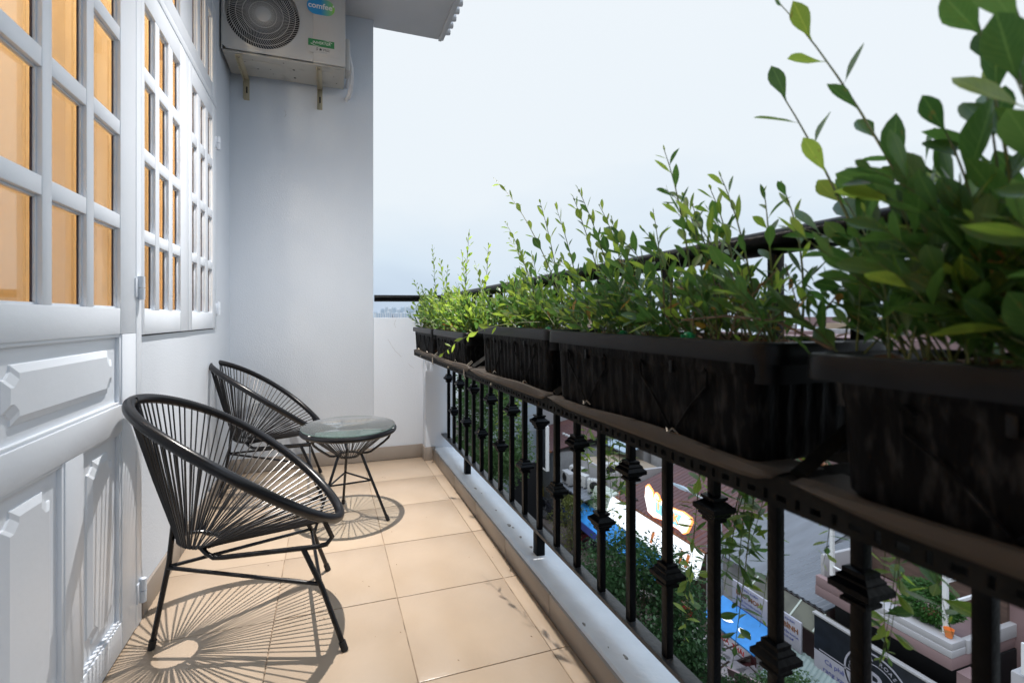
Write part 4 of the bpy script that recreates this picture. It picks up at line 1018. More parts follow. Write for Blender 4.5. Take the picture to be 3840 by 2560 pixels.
build('sign_board', B().prism([(-.10, -6.86), (-.02, -6.82), (-.30, -7.62), (-.40, -7.62)], 'y', 12.35, 17.6), M['lit_w'], fas, smooth=False)
build('sign_end', B().prism([(-.11, -6.80), (.3, -6.72), (.1, -7.62), (-.42, -7.64)], 'y', 17.605, 18.9), M['cream_sheet'], fas, smooth=False)
for yy in (13.9, 13.1, 14.6, 12.8):
    build('sign_stroke', B().prism([(-.205, -7.08), (-.195, -7.06), (-.335, -7.46), (-.345, -7.48)], 'y', yy, yy + .13), M['orange'], fas, smooth=False)
for nm, y0, y1, lb in (('a', 15.9, 19.3, 'blue canvas awning at the far end of the glowing fascia'), ('b', 13.2, 15.6, 'blue canvas awning below the middle of the glowing fascia'), ('c', 8.9, 10.6, 'blue awning with white light patches under the text sign')):
    x = 11.55 if nm != 'c' else 10.95; z = -7.66 if nm != 'c' else -7.02
    aw = thing('awning', lb, 'awning', (x, y0, z), 0, 'blue awnings along the shops')
    build('canopy', B().prism([(.0, 0), (.0, .03), (-.75, -.38), (-.75, -.42)], 'y', 0, y1 - y0), M['blue'], aw, smooth=False)
    build('valance', B().box(-.775, -.755, 0, y1 - y0, -.72, -.40), M['navy'] if nm != 'c' else M['sign_p'], aw)
    if nm == 'c':
        for k in range(2): build('light_patch', B().lathe([(0, .012), (.10, .010), (.17, .004)], 20, caps=False), M['lit_w'], aw, (-.42, .55 + .55 * k, -.205)); aw.children[-1].rotation_euler = (0, radians(-27), .5); aw.children[-1].scale = (1.5, .55, 1)  # glowing discs put in for lamplight showing through the canvas
        text('TRÀ SỮA  THÁI', .17, M['red'], aw, face_negX(-.778, .85, -.56), 'lettering', .002, bold=.006)
# shaped lit sign above the fascia
sg = thing('lit_shop_sign', 'brightly lit white shop sign with cut out outline, blue middle and orange edge', 'sign', (11.93, 0, 0))
def sy(u): return 15.35 - u      # u runs to the viewer's right
outl = [(0, -.02), (.05, .36), (.16, .46), (.42, .30), (.46, .08), (.54, .10), (.60, .32), (.74, .26), (.80, .14), (.95, .16), (1.25, .08), (1.65, .10), (2.0, .16), (2.36, .10), (2.42, 0), (2.18, -.46), (2.02, -.56), (1.86, -.50), (1.4, -.50), (.9, -.52), (.5, -.60), (.18, -.52)]
build('sign_edge', B().prism([(sy(1.2 + (u - 1.2) * 1.035), -5.98 + v * 1.09 + .01) for u, v in outl], 'x', .03, .12), M['lit_orange'], sg, smooth=False)
build('sign_face', B().prism([(sy(u), -5.98 + v) for u, v in outl], 'x', 0, .028), M['lit_sign'], sg, smooth=False)
build('sign_panel', B().prism([(sy(u), -5.98 + v) for u, v in ((.62, -.36), (.66, .04), (1.2, 0), (2.02, .06), (1.78, -.42))], 'x', -.012, -.002), M['lit_cyan'], sg, smooth=False)
text('T', .52, M['lit_orange'], sg, face_negX(-.016, sy(.80), -6.02), 'lettering', .002, bold=.012)
text('K', .40, M['lit_orange'], sg, face_negX(-.016, sy(1.72), -6.16), 'lettering', .002, bold=.012)
for u in (.3, 1.2, 2.1): build('sign_strut', B().tube([(.12, sy(u), -6.0), (.7, sy(u) - .1, -6.45)], .015, 6), M['galv'], sg)
# street lamp
sl = thing('street_lamp', 'grey curved arm street lamp in front of the maroon roof', 'street lamp', (11.2, 10.9, GZ))
build('pole', B().tube([(0, 0, .1), (0, 0, 3.9)], [.07, .05], 10), M['galv'], sl)
build('arm', B().tube([(0, 0, 3.9), (0, .02, 4.35), (.05, .25, 4.72), (.2, .8, 4.80), (.4, 1.9, 4.74)], .035, 8), M['galv'], sl)
build('lamp_head', B().loops([[(.37, 1.7, 4.70), (.47, 1.7, 4.70), (.47, 1.7, 4.76), (.37, 1.7, 4.76)], [(.34, 2.1, 4.68), (.54, 2.1, 4.68), (.50, 2.1, 4.77), (.38, 2.1, 4.77)], [(.42, 2.65, 4.69), (.48, 2.65, 4.69), (.47, 2.65, 4.72), (.43, 2.65, 4.72)]]), M['sheet_lb'], sl)
fl_ = thing('floodlight', 'small white floodlight on a post at the far end of the fascia', 'lamp', (11.7, 15.9, -6.9))
build('bracket', B().tube([(0, 0, -.1), (0, 0, .62)], .03, 8), M['galv'], fl_); build('lamp_head', B().box(-.16, .16, -.25, .2, .62, .70, .02), M['dark'], fl_); build('tube', B().tube([(-.06, -.05, 0), (-.06, -.05, .58)], .06, 8), M['white'], fl_)

# grey roofs
gr = thing('grey_roof_shed', 'shed with flat pale grey sheet roof right of the maroon roof', 'building')
build('roof', corr(B(), 11.9, 17.0, 9.95, 12.2, -6.45, -5.0, .5, .012), M['zinc'], gr, smooth=False); build('wall', B().box(12.4, 16.9, 10.0, 12.15, GZ + .1, -6.5), M['grey'], gr)
gr2 = thing('ribbed_roof_shed', 'shed with ribbed grey zinc roof behind the text sign', 'building')
build('roof', corr(B(), 11.45, 15.2, 8.05, 9.85, -6.02, -5.62, .14, .03), M['zinc'], gr2, smooth=False); build('wall', B().box(11.7, 15.0, 8.1, 9.85, GZ + .1, -6.1), M['bldg_p'], gr2)
build('parapet', B().box(13.6, 15.3, 8.0, 8.2, -5.7, -4.9, .02), M['bldg_w'], gr2)
for k in range(4): build('vent_hole', B().box(13.8 + k * .35, 13.93 + k * .35, 7.985, 7.999, -5.35, -5.2), M['dark'], gr2)
tp = thing('tarpaulin_lean_to', 'lean to roof of dirty tarpaulin and patched sheets behind the text sign', 'shed roof')
build('sheet', B().prism([(11.45, -6.12), (11.45, -6.09), (11.02, -6.42), (11.02, -6.45)], 'y', 7.3, 10.2), M['tarp'], tp, smooth=False)
for k in range(5): build('batten', B().prism([(11.45, -6.085), (11.45, -6.07), (11.02, -6.40), (11.02, -6.418)], 'y', 7.4 + k * .6, 7.44 + k * .6), M['cream_sheet'], tp, smooth=False)
mc = thing('mint_canopy', 'ribbed pale mint canopy between the text sign and the blue awning', 'canopy')
build('sheet', corr(B(), 10.75, 11.0, 7.2, 10.6, -7.45, -7.05, .10, .02), M['mint_sheet'], mc, smooth=False)
build('sheet', corr(B(), 10.2, 10.95, 6.9, 8.75, -7.75, -7.1, .10, .02), M['mint_sheet'], mc, smooth=False)
# text sign
ts = thing('text_sign', 'long white sign panel printed with red brown words and blue lines', 'sign', (10.93, 0, 0))
build('sign_panel', B().box(0, .05, 8.24, 10.25, -7.08, -6.33, .004), M['sign_w'], ts)
build('sign_band', B().box(-.004, -.0005, 8.9, 10.245, -7.075, -6.97), M['navy'], ts)
for (yc, wd) in ((9.72, 'BẢO MON'), (8.70, 'BẢO BÌNH')):
    text(wd, .17, M['orange'] if False else M['rust'], ts, face_negX(-.004, yc, -6.60), 'lettering', .002, bold=.006)
    text('PHÒNG KHÁM', .09, M['navy'], ts, face_negX(-.004, yc, -6.43), 'lettering', .002)
    text('BÁC SĨ CHUYÊN KHOA', .075, M['navy'], ts, face_negX(-.004, yc, -6.76), 'lettering', .002)
    text('KHÁM NGOÀI GIỜ', .065, M['navy'], ts, face_negX(-.004, yc, -6.87), 'lettering', .002)
# black sign with round emblem
bs = thing('black_shop_sign', 'black shop sign with white ring emblem and white text strip', 'sign', (10.93, 0, 0))
build('sign_panel', B().box(0, .08, 4.5, 7.92, -7.55, -5.90, .004), M['sign_k'], bs)
build('sign_frame', B().box(-.02, .1, 4.45, 7.95, -5.898, -5.85, .004), M['bldg_w'], bs)
build('text_strip', B().box(-.006, -.0005, 7.02, 7.915, -7.3, -6.70), M['sign_w'], bs)
build('line', B().box(-.006, -.0005, 7.1, 7.8, -6.66, -6.64), M['sign_w'], bs)
text('Cà phê', .15, M['navy'], bs, face_negX(-.009, 7.46, -6.84), 'lettering', .002); text('rang xay', .15, M['navy'], bs, face_negX(-.009, 7.46, -7.04), 'lettering', .002)
EY, EZ = 6.62, -6.62
rb = B(); n = 48
for r0, r1 in ((.60, .635), (.40, .415)):
    rb.loops([[(x, EY + r * cos(2 * pi * k / n), EZ + r * sin(2 * pi * k / n)) for k in range(n)] for x, r in ((-.001, r0), (-.006, r0), (-.006, r1), (-.001, r1))], False, False)
build('emblem_ring', rb, M['sign_w'], bs)
text('R', .62, M['sign_w'], bs, face_negX(-.006, EY, EZ), 'lettering', .002, bold=.01)
for k, chh in enumerate('COFFEE & ROASTERY'):
    if chh == ' ': continue
    a = pi - pi * (k + .5) / 17; mt = face_negX(-.006, EY - .5 * cos(a), EZ + .5 * sin(a)) @ Matrix.Rotation(a - pi / 2, 4, 'Z')
    text(chh, .11, M['sign_w'], bs, mt, 'lettering', .002)
# pink building with planted balcony
pk = thing('pink_building', 'pink building with a planted balcony above the black sign', 'building')
build('balcony_band', B().box(11.0, 14.5, 5.42, 7.95, -5.46, -5.24, .01), M['bldg_p'], pk)
for k in range(2): build('planter_box', B().box(11.0 + .02 * k, 11.42, 5.42 + .01 * k, 7.05, -5.235 + .135 * k, -5.105 + .135 * k, .008), M['bldg_w'], pk)
build('side_face', B().box(11.44, 14.4, 5.40, 5.5, -5.235, -4.98, .008), M['bldg_w'], pk)
build('rail_band', B().box(11.0, 11.15, 7.3, 7.94, -5.235, -5.0, .01), M['bldg_p'], pk)
build('body', B().box(13.0, 18, 3.2, 7.95, GZ + .1, -2.2), M['bldg_p'], pk)
build('deck_wall', B().box(12.9, 12.998, 5.5, 7.9, -5.2, -2.8), M['brown'], pk)
build('column', B().box(11.1, 11.5, 5.0, 5.4, GZ + .1, -5.47), M['bldg_p'], pk)
build('dark_recess', B().box(11.6, 13.0, 5.4, 7.9, GZ + .1, -5.47), M['dark'], pk)  # solid box, shade of the open recess put into its colour
for (x, yy) in ((11.25, 5.62), (11.25, 7.72), (12.2, 5.62), (12.4, 7.8)): build('post', B().box(x, x + .07, yy, yy + .07, -4.97, -3.2), M['white'], pk)
for z in (-4.45, -4.0, -3.3): build('beam', B().box(11.32, 12.9, 5.635, 5.675, z, z + .06).box(11.265, 11.305, 5.70, 7.71, -3.26, -3.2) if z > -3.5 else B().box(11.32, 12.9, 5.635, 5.675, z, z + .06), M['white'], pk)
build('low_wall', B().box(11.3, 13.2, 7.951, 8.04, -5.4, -4.6, .02), M['bldg_w'], pk)
for z in (-4.75, -4.95): build('rail', B().tube([(11.3, 7.8, z), (11.25, 7.2, z)], .025, 8), M['white'], pk)
for k in range(3): build('window', B().box(12.98, 12.999, 3.5 + k * .6, 3.95 + k * .6, -4.9, -4.0), M['bwin'], pk)
gn = thing('grey_annex', 'pale grey annex with small framed window at the right end of the street', 'building')
build('wall', B().box(11.6, 13.0, 2.0, 4.9, GZ + .1, -5.2, .02), M['bldg_w'], gn)
f_ = build('window', B().box(11.56, 11.61, 4.2, 4.75, -5.15, -4.6).box(11.56, 11.6, 4.45, 4.5, -5.2, -4.5), M['white'], gn); build('window_pane', B().box(11.555, 11.559, 4.25, 4.43, -5.1, -4.65), M['bwin'], f_)
cn = thing('grey_canopy', 'pale grey fabric canopy at street corner right of the black sign', 'canopy')
build('sheet', B().prism([(9.9, -7.6), (11.5, -5.6), (11.5, -5.55), (9.9, -7.55)], 'y', 2.6, 4.35), M['bldg_w'], cn, smooth=False)

# far left block of buildings
def bld(name, label, x0, x1, y0, y1, z1, m, face, rows, cols, wm='bwin', frame=True):
    t = thing(name, label, 'building')
    build('body', B().box(x0, x1, y0, y1, GZ - .05, z1, .02), M[m], t)
    for r in range(rows):
        for c in range(cols):
            if face == 'y':
                w = (x1 - x0) / cols; xa = x0 + w * (c + .25); za = z1 - (r + 1) * 1.5
                f = build('window', B().box(xa - .05, xa + w * .5 + .05, y0 - .03, y0 + .01, za - .05, za + .95), M['white'] if frame else M['grey'], t)
                build('window_pane', B().box(xa, xa + w * .5, y0 - .045, y0 - .031, za, za + .9), M[wm], f)
            else:
                w = (y1 - y0) / cols; ya = y0 + w * (c + .25); za = z1 - (r + 1) * 1.5
                f = build('window', B().box(x0 - .03, x0 + .01, ya - .05, ya + w * .5 + .05, za - .05, za + .95), M['white'] if frame else M['grey'], t)
                build('window_pane', B().box(x0 - .045, x0 - .031, ya, ya + w * .5, za, za + .9), M[wm], f)
    return t
tw_ = bld('bluish_tower', 'bluish grey clad tower beside the street tree', 8.9, 10.55, 22.0, 27, 1.5, 'bldg_b', 'y', 3, 1)
for k in range(9): build('cladding_joint', B().box(8.9, 10.55, 21.985, 21.998, -6.4 + k * .8, -6.37 + k * .8), M['grey'], tw_)
build('ground_floor', B().box(8.95, 10.5, 21.9, 22.0, GZ, -6.45), M['dark'], tw_)
build('side_panel', B().box(9.55, 9.75, 21.93, 21.99, -6.4, 1.4), M['bwin'], tw_)
pw = bld('pinkish_white_building', 'tall blank pinkish white wall above the far maroon roof', 11.0, 15.6, 26.5, 32, 2.0, 'bldg_w', 'x', 2, 2)
rf = thing('far_maroon_house', 'low house with smaller maroon metal roof beyond the tan terrace', 'building')
build('roof', corr(B(), 11.3, 17.0, 22.3, 26.3, -6.1, -4.9, .22, .03), M['maroon'], rf, smooth=False); build('wall', B().box(11.6, 16.8, 22.4, 26.2, GZ, -6.2), M['grey'], rf); build('rust_ridge', B().box(11.25, 11.4, 22.3, 26.3, -6.15, -6.06), M['rust'], rf)
for k in range(3): build('roof_cap', B().box(13.0, 13.12, 23.4 + k * .3, 23.52 + k * .3, -5.75, -5.62), M['white'], rf)
lb = thing('light_box_frame', 'dark billboard in white frame at the foot of the bluish tower', 'sign', (10.5, 21.2, -6.6))
build('board', B().box(0, .12, 0, .9, 0, 2.1), M['sign_k'], lb)
for (a, c, d, e_) in ((-.08, 0, -.08, 2.18), (.9, .98, -.08, 2.18), (0, .9, 2.1, 2.18), (0, .9, -.08, 0)): build('frame', B().box(-.03, .14, a, c, d, e_), M['white'], lb)
tn = thing('tan_terrace_house', 'low house with flat tan terrace roof', 'building')
build('body', B().box(12.6, 15.6, 18.6, 21.6, GZ, -6.35), M['tan'], tn); build('parapet', B().box(12.5, 12.6, 18.5, 21.7, GZ, -6.15).box(12.6, 15.6, 18.45, 18.6, GZ, -6.15), M['bldg_w'], tn)
lbh = thing('pale_blue_roof_house', 'house with pale blue sheet roof behind the tan terrace', 'building')
build('roof', corr(B(), 14.6, 18.5, 20.2, 23.4, -5.9, -4.7, .3, .02), M['sheet_lb'], lbh, smooth=False); build('body', B().box(15.7, 18.4, 20.3, 23.2, GZ, -5.8), M['grey'], lbh)
gh = thing('grey_house', 'plain grey rendered house between the pale blue roof and the maroon eatery', 'building')
build('body', B().box(16.0, 19.5, 17.9, 20.1, GZ, -4.3, .02), M['grey'], gh); build('roof', B().box(15.8, 19.7, 17.7, 20.2, -4.298, -4.2), M['zinc'], gh)
bt = thing('brick_lean_to', 'rusty brick coloured lean to beside the maroon eatery roof', 'shed roof')
build('roof', corr(B(), 12.6, 16.0, 17.45, 18.3, -7.0, -6.2, .2, .03), M['rust'], bt, smooth=False); build('wall', B().box(13.0, 15.9, 17.5, 18.2, GZ, -7.05), M['brown'], bt)
ft = thing('service_roof', 'low zinc service roof carrying small air conditioners', 'shed roof')
build('roof', corr(B(), 11.2, 12.6, 18.7, 21.6, -7.35, -7.1, .25, .02), M['zinc'], ft, smooth=False); build('wall', B().box(11.5, 12.5, 18.8, 21.5, GZ, -7.4), M['dark'], ft)
for k, (x, yy, z) in enumerate(((11.5, 20.7, -7.25), (11.9, 20.1, -7.2), (12.2, 21.0, -7.15), (12.1, 19.1, -7.18), (12.7, 18.75, -6.35))):
    a_ = thing('condenser_unit', ('dark grilled condenser unit leaning by the billboard', 'small white condenser unit left on the service roof', 'small white condenser unit at the back of the service roof', 'small white condenser unit at the near end of the service roof', 'white condenser unit on the tan terrace edge')[k], 'air conditioner', (x, yy, z), .3 * k, 'condenser units on the low roofs')
    build('casing', B().box(-.18, .18, -.4, .4, .04, .6, .02), M['ac'] if k else M['grey'], a_)
    o = build('fan_grille', B().lathe([(0, .012), (.2, .012), (.22, 0)], 18), M['dark'], a_, (-.181, .08, .32)); o.rotation_euler.y = -pi / 2
    for q in (-.3, .3): build('foot', B().box(-.2, .2, q - .03, q + .03, 0, .04), M['grey'], a_)

# roofs of the low city spreading to the horizon
rc = random.Random(31); cm_ = [M['bldg_w'], M['zinc'], M['tan'], M['grey'], M['tower2'], M['bldg_p']]
cbl = B(); cnt = 0
while cnt < 1500:
    d = 38 * (1400 / 38) ** rc.random(); a = radians(rc.uniform(-25, 120)); x, y = d * sin(a), d * cos(a)
    if x < 20 and y < 45: continue
    if -4 < x < 14: continue
    w, l = rc.uniform(4, 9) * (1 + d / 500), rc.uniform(6, 14) * (1 + d / 500); h = rc.choice((3.4, 6.5, 6.5, 9, 9.6)) * rc.uniform(.9, 1.05); r = rc.uniform(-.25, .25)
    n0 = len(cbl.bm.faces); cbl.bm.faces.ensure_lookup_table()
    cbl.box(x - w / 2, x + w / 2, y - l / 2, y + l / 2, GZ - .06, GZ + h)
    cbl.box(x - w * .4, x + w * .1, y - l * .3, y + l * .1, GZ + h, GZ + h + rc.uniform(.4, .9))
    cbl.bm.faces.ensure_lookup_table(); mi = rc.randrange(6)
    for f in cbl.bm.faces[n0:]: f.material_index = mi
    cnt += 1
me = cbl.mesh('city_roofs', None, False)
for m_ in cm_: me.materials.append(m_)
tag(add('city_roofs', me), 'low city roofs spreading away to the horizon beyond the street', 'city', kind='stuff')

# ------------------------------------------------------------------ trees
def tree(name, label, base, crown_c, rad, n, m, leaf=.10, seed=1, group='trees along the street', limbs=6, clumps=26):
    rnd = random.Random(seed); t = thing(name, label, 'tree', base, 0, group); base = Vector(base); c0 = Vector(crown_c) - base
    tr_ = B(); top = c0 - Vector((0, 0, rad[2] * .25))
    tr_.tube([(0, 0, 0), Vector((rnd.uniform(-.1, .1), rnd.uniform(-.1, .1), top.z * .5)), top], [.13, .10, .07], 8)
    cl = []
    for k in range(clumps):
        v = Vector((rnd.gauss(0, 1), rnd.gauss(0, 1), rnd.gauss(0, 1))).normalized() * rnd.uniform(.45, 1.0) ** .5
        cl.append((c0 + Vector((v.x * rad[0], v.y * rad[1], v.z * rad[2])), rnd.uniform(.34, .62) * min(rad)))
    for k in range(limbs): tr_.tube([top * rnd.uniform(.7, .95), (top + cl[k][0]) / 2 + Vector((0, 0, -.1)), cl[k][0]], [.05, .035, .012], 5)
    build('trunk', tr_, M['bark'], t)
    vs, fs = [], []
    for (cc, rr) in cl:
        for _ in range(n // clumps):
            v = Vector((rnd.gauss(0, 1), rnd.gauss(0, 1), rnd.gauss(0, .8))); v = v.normalized() * rr * rnd.uniform(.3, 1.15) ** .6
            p = cc + v; a = Vector((rnd.gauss(0, 1), rnd.gauss(0, 1), rnd.gauss(0, .5))).normalized(); s_ = a.orthogonal().normalized(); s_ = (s_ + Vector((0, 0, rnd.uniform(-.5, .5)))).normalized()
            L = leaf * rnd.uniform(.6, 1.3); w = L * rnd.uniform(.25, .4); i = len(vs); q = a.cross(s_).normalized() if a.cross(s_).length > .1 else s_
            vs += [tuple(p - a * L * .5), tuple(p + q * w), tuple(p + a * L * .5), tuple(p - q * w)]; fs.append((i, i + 1, i + 2, i + 3))
    me = bpy.data.meshes.new('crown'); me.from_pydata(vs, [], fs); me.materials.append(M[m])
    o = add('crown', me, t); o['kind'] = 'stuff'
    return t
tree('street_tree', 'tall dark green street tree beyond the end of the railing', (6.2, 18.0, GZ), (6.2, 18.0, -4.0), (1.35, 1.5, 2.7), 20000, 'crown', .13, 3, clumps=40)
tree('street_tree', 'broad green street tree in front of the blue awning', (7.9, 10.2, GZ), (7.9, 10.2, -6.7), (1.35, 1.5, 1.65), 34000, 'crown', .10, 5, clumps=60)
tree('street_tree', 'small green tree at the bottom of the railing with a bulb glowing through it', (9.4, 6.9, GZ), (9.3, 6.75, -7.45), (.85, 1.3, .8), 14000, 'crown', .075, 8, clumps=24)
tree('street_tree', 'low green sapling left of the bulb tree', (9.6, 8.6, GZ), (9.6, 8.55, -8.2), (.45, .6, .55), 2500, 'crown', .07, 9, clumps=12)
tree('street_tree', 'thin yellow green sapling by the parked motorbikes', (10.4, 18.6, GZ), (10.4, 18.6, -8.1), (.75, .9, 1.1), 2200, 'crown2', .10, 12, clumps=16)
tree('street_tree', 'small dark tree between the pale blue roof and the big maroon roof', (19.0, 21.3, GZ), (18.6, 21.0, -3.9), (1.6, 1.6, 1.5), 5000, 'crown', .16, 14, clumps=24)
tree('street_tree', 'rounded green tree behind the parked motorbikes', (12.2, 19.9, GZ), (12.0, 18.3, -7.95), (.9, 1.1, .9), 4000, 'crown', .11, 15, clumps=20)
tree('street_tree', 'dark tree at the foot of the bluish tower', (7.6, 21.5, GZ), (7.6, 21.5, -6.0), (1.1, 1.1, 1.9), 4500, 'crown', .13, 16, clumps=22)
# round bush on the pink balcony
rbsh = thing('round_bush', 'round bright green bush on the pink balcony', 'bush', (11.5, 6.0, -4.96))
vs, fs = [], []; rr_ = random.Random(4)
for _ in range(5200):
    v = Vector((rr_.gauss(0, 1), rr_.gauss(0, 1), rr_.gauss(0, 1))).normalized(); r = rr_.uniform(.75, 1.04) * (1 + .1 * sin(5 * v.x + 3 * v.z))
    p = Vector((v.x * .36 * r, v.y * .46 * r, .36 + v.z * .40 * r)); a = (v + Vector((rr_.gauss(0, .5), rr_.gauss(0, .5), rr_.gauss(0, .5)))).normalized(); q = a.orthogonal().normalized()
    i = len(vs); L = .04; vs += [tuple(p - a * L), tuple(p + q * .012), tuple(p + a * L), tuple(p - q * .012)]; fs.append((i, i + 1, i + 2, i + 3))
me = bpy.data.meshes.new('foliage'); me.from_pydata(vs, [], fs); me.materials.append(M['bush']); o = add('foliage', me, rbsh); o['kind'] = 'stuff'
build('pot', B().lathe([(.12, -.0), (.17, .16), (.15, .16)], 16), M['rust'], rbsh)
op = thing('flower_pot', 'small orange flower pot beside the round bush', 'pot', (11.2, 5.56, -4.96)); build('pot_body', B().lathe([(0, 0), (.05, 0), (.08, .16), (.07, .16), (.06, .1)], 14), M['orange'], op)
bu = thing('light_bulb', 'bare glowing bulb among the leaves of the small tree', 'lamp', (8.9, 6.45, -7.2)); build('bulb', B().lathe([(0, -.09), (.05, -.06), (.06, 0), (.02, .08), (.02, .12), (0, .12)], 14), M['lit_dot'], bu)

# ------------------------------------------------------------------ motorbikes, tables, stools
def bike(body):
    t = thing('motorbike', '', 'motorbike', (0, 0, GZ + .12), 0, 'motorbikes parked on the pavement')
    for x in (-.62, .62):
        w = build('wheel', B().tube([(x + .27 * cos(2 * pi * k / 20), 0, .28 + .27 * sin(2 * pi * k / 20)) for k in range(20)], .045, 8, True), M['tyre'], t)
        h_ = B().lathe([(0, -.03), (.17, -.02), (.17, .02), (0, .03)], 14).mesh('rim', M['chrome']); o = add('rim', h_, w, (x, 0, .28)); o.rotation_euler.x = pi / 2
    build('body', B().loops([[(-.85, -.09, .58), (-.85, .09, .58), (-.85, .06, .72), (-.85, -.06, .72)], [(-.35, -.15, .32), (-.35, .15, .32), (-.35, .13, .72), (-.35, -.13, .72)], [(.05, -.13, .28), (.05, .13, .28), (.05, .09, .55), (.05, -.09, .55)], [(.38, -.16, .34), (.38, .16, .34), (.42, .12, .85), (.42, -.12, .85)], [(.55, -.07, .55), (.55, .07, .55), (.52, .08, .98), (.52, -.08, .98)]]), body, t)
    build('seat', B().box(-.80, .02, -.12, .12, .72, .82, .03), M['dark'], t)
    build('handlebar', B().tube([(.36, -.34, 1.02), (.45, -.12, .98), (.45, .12, .98), (.36, .34, 1.02)], .018, 6), M['dark'], t)
    build('headlight', B().lathe([(0, .03), (.07, .02), (.09, -.05), (0, -.06)], 12), M['chrome'], t, (.56, 0, .90)).rotation_euler.y = pi / 2
    build('fork', B().tube([(.48, -.07, .85), (.62, -.08, .28)], .022, 6).tube([(.48, .07, .85), (.62, .08, .28)], .022, 6), M['chrome'], t)
    for s in (-1, 1): build('mirror', B().tube([(.40, s * .26, 1.0), (.34, s * .30, 1.18)], .007, 5).lathe([(0, 0), (.055, .01), (0, .02)], 10, (.33, s * .31, 1.17)), M['chrome'], t)
    build('rack', B().tube([(-.75, -.1, .82), (-.98, -.1, .80), (-.98, .1, .80), (-.75, .1, .82)], .012, 6), M['chrome'], t)
    return t
spots = [(11.35, 17.6, 2.0, 'k', 'black parked motorbike nearest the cafe tables'), (11.15, 18.6, 1.9, 'r', 'maroon parked motorbike between two black ones'), (11.7, 19.5, 2.1, 'k', 'black parked motorbike behind the yellow sapling'), (11.4, 20.3, 1.8, 'b', 'dark blue parked motorbike by the service roof'), (11.1, 21.3, 2.2, 'k', 'black parked motorbike below the billboard'), (12.2, 18.2, 2.0, 'b', 'dark blue parked motorbike against the shop front'), (10.9, 23.0, 1.7, 'k', 'black parked motorbike farthest along the street'), (12.0, 16.9, 2.3, 'k', 'black parked motorbike under the end of the blue awning')]
proto = {}
for (x, yy, a, kk, lab) in spots:
    if kk not in proto:
        o = proto[kk] = bike(M['bike_' + kk]); o.location = (x, yy, GZ + .12); o.rotation_euler.z = a; o['label'] = lab
    else: dup(proto[kk], (x, yy, GZ + .12), a, lab)
yc = thing('covered_cart', 'small street cart draped in yellow cloth', 'cart', (11.1, 24.3, GZ + .12), .4)
build('cloth_cover', B().loops([[(-.5, -.8, .25), (.5, -.8, .25), (.5, .8, .25), (-.5, .8, .25)], [(-.42, -.7, .95), (.42, -.7, .85), (.4, .7, 1.0), (-.42, .7, .95)], [(-.2, -.3, 1.15), (.2, -.3, 1.1), (.2, .35, 1.18), (-.2, .3, 1.15)]]), M['ytarp'], yc)
for s in (-.5, .5): build('wheel', B().tube([(s, .2 * cos(2 * pi * k / 16), .22 + .2 * sin(2 * pi * k / 16)) for k in range(16)], .03, 6, True), M['tyre'], yc)
tbm = None; k = 0
for (x, yy, lb) in ((11.3, 16.3, 'behind the tree, farthest'), (11.0, 15.3, 'second from the motorbikes'), (11.6, 15.5, 'against the awning posts'), (11.1, 14.2, 'beside the broad tree'), (10.9, 11.5, 'right of the broad tree'), (11.5, 10.9, 'under the street lamp'), (10.8, 10.4, 'nearest pair, kerb side'), (11.4, 9.7, 'nearest pair, shop side'), (10.6, 9.2, 'closest to the railing foot')):
    lab = 'white cafe table on the brown pavement, ' + lb
    if tbm is None:
        tbm = thing('cafe_table', lab, 'table', (x, yy, GZ + .12), .1, 'cafe tables on the pavement')
        for i in (-1, 1):
            for j in (-1, 1): build('tabletop_panel', B().box(i * .24 - .21, i * .24 + .21, j * .24 - .21, j * .24 + .21, .50, .53, .01), M['cloth'], tbm)
        build('table_frame', B().box(-.48, .48, -.48, .48, .46, .498, .005), M['brown'], tbm)
        for i in (-1, 1):
            for j in (-1, 1): build('leg', B().box(i * .42 - .02, i * .42 + .02, j * .42 - .02, j * .42 + .02, 0, .458), M['brown'], tbm)
    else: dup(tbm, (x, yy, GZ + .12), random.uniform(-.2, .4), lab)
chm = None
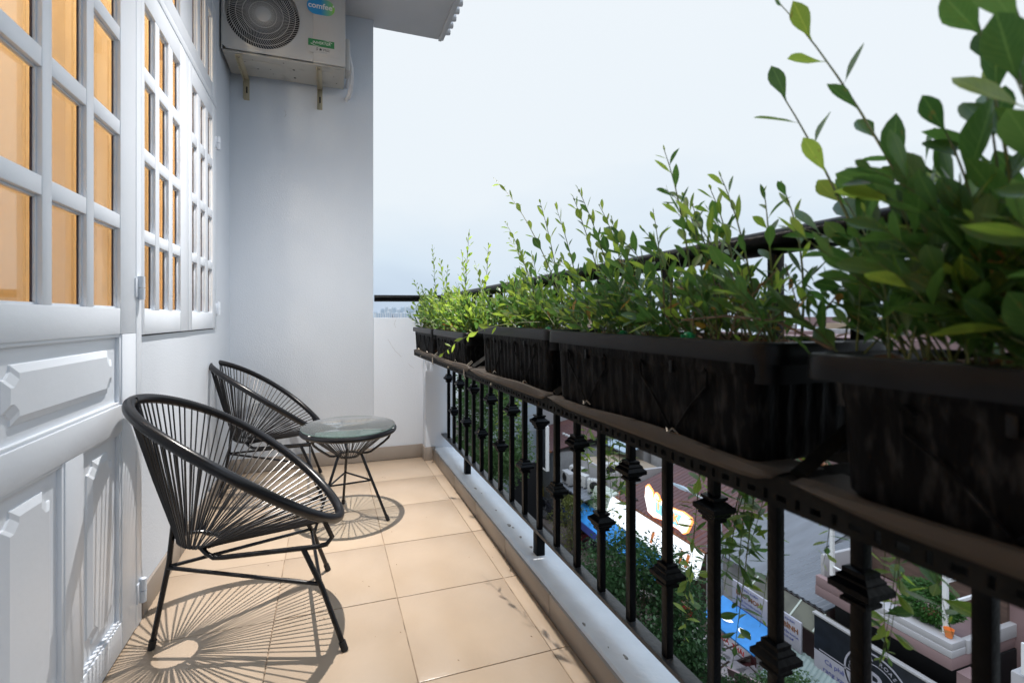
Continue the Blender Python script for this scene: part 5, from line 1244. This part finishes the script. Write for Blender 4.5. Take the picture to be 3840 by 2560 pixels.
for (x, yy, a, lb) in ((10.6, 16.2, .2, 'by the farthest cafe table'), (11.9, 14.8, 2.8, 'between the awning posts'), (11.6, 11.4, 3.0, 'beside the table right of the broad tree'), (10.4, 10.9, .3, 'facing the street lamp table'), (11.5, 10.3, 2.6, 'between the two nearest tables'), (10.3, 9.7, .1, 'closest to the kerb')):
    lab = 'dark red slatted cafe chair ' + lb
    if chm is None:
        chm = thing('cafe_chair', lab, 'chair', (x, yy, GZ + .12), a, 'cafe chairs on the pavement')
        build('seat', B().box(-.2, .2, -.2, .2, .36, .40, .01), M['wchair'], chm)
        for j in range(5): build('back_slat', B().box(-.20, -.18, -.18 + j * .085, -.14 + j * .085, .40, .80, .004), M['wchair'], chm)
        for i in (-1, 1):
            for j in (-1, 1): build('leg', B().box(i * .18 - .015, i * .18 + .015, j * .18 - .015, j * .18 + .015, 0, .36), M['wchair'], chm)
    else: dup(chm, (x, yy, GZ + .12), a, lab)
for (x, yy, lb) in ((12.0, 13.1, 'red drum stool with pale lid right of the broad tree'), (13.2, 19.2, 'red drum stool with pale lid under the far blue awning')):
    st = thing('drum_stool', lb, 'stool', (x, yy, GZ + .12), 0, 'red drum stools'); build('drum', B().lathe([(0, 0), (.22, 0), (.24, .45), (0, .45)], 18), M['redpl'], st); build('lid', B().lathe([(0, .451), (.21, .451), (.21, .47), (0, .475)], 18), M['tan'], st)

# ------------------------------------------------------------------ skyline beyond the end wall, haze put into its paint
rs = random.Random(21)
SK = [(146, 14, 26, 't'), (166, 12, 42, 't'), (178, 10, 52, 'w'), (190, 12, 44, 'w'), (203, 13, 48, 't'), (216, 12, 40, 'w'), (232, 18, 50, 't'), (246, 14, 54, 'w'), (262, 16, 46, 't'), (284, 22, 62, 't'), (308, 20, 56, 'w'), (335, 26, 50, 't'), (156, 26, 16, 'w'), (185, 22, 18, 'w'), (212, 26, 15, 'w'), (240, 30, 17, 'w'), (272, 28, 16, 'w'), (300, 30, 18, 'w')]
for k, (xc, w, top, mm) in enumerate(SK):
    yd = 1500 + rs.uniform(-40, 260) if top > 20 else 1380
    s_ = yd / 1500; z1 = 1.1 + (top - 1.1) * s_ * (.66 if top > 20 else .95)
    t = thing('distant_building', ('high rise painted pale for haze' if top > 20 else 'low white city block') + ' on the skyline, %s from the left' % (ORD + ['seventh', 'eighth', 'ninth', 'tenth', 'eleventh', 'twelfth'])[k if top > 20 else k - 12], 'building', (xc * s_, yd, GZ), 0, 'buildings on the hazy skyline')
    H_ = z1 - GZ; w *= s_
    build('body', B().box(-w / 2, w / 2, 0, w, 0, H_).box(-w * .2, w * .15, 2, w * .5, H_, H_ + 2.5), M['tower' if mm == 't' else 'tower2'], t, smooth=False)
    for c in range(3):
        build('window_column', B().box(-w * .36 + c * w * .28, -w * .22 + c * w * .28, -.3, -.01, H_ * .3, H_ * .96), M['towin'], t, smooth=False)
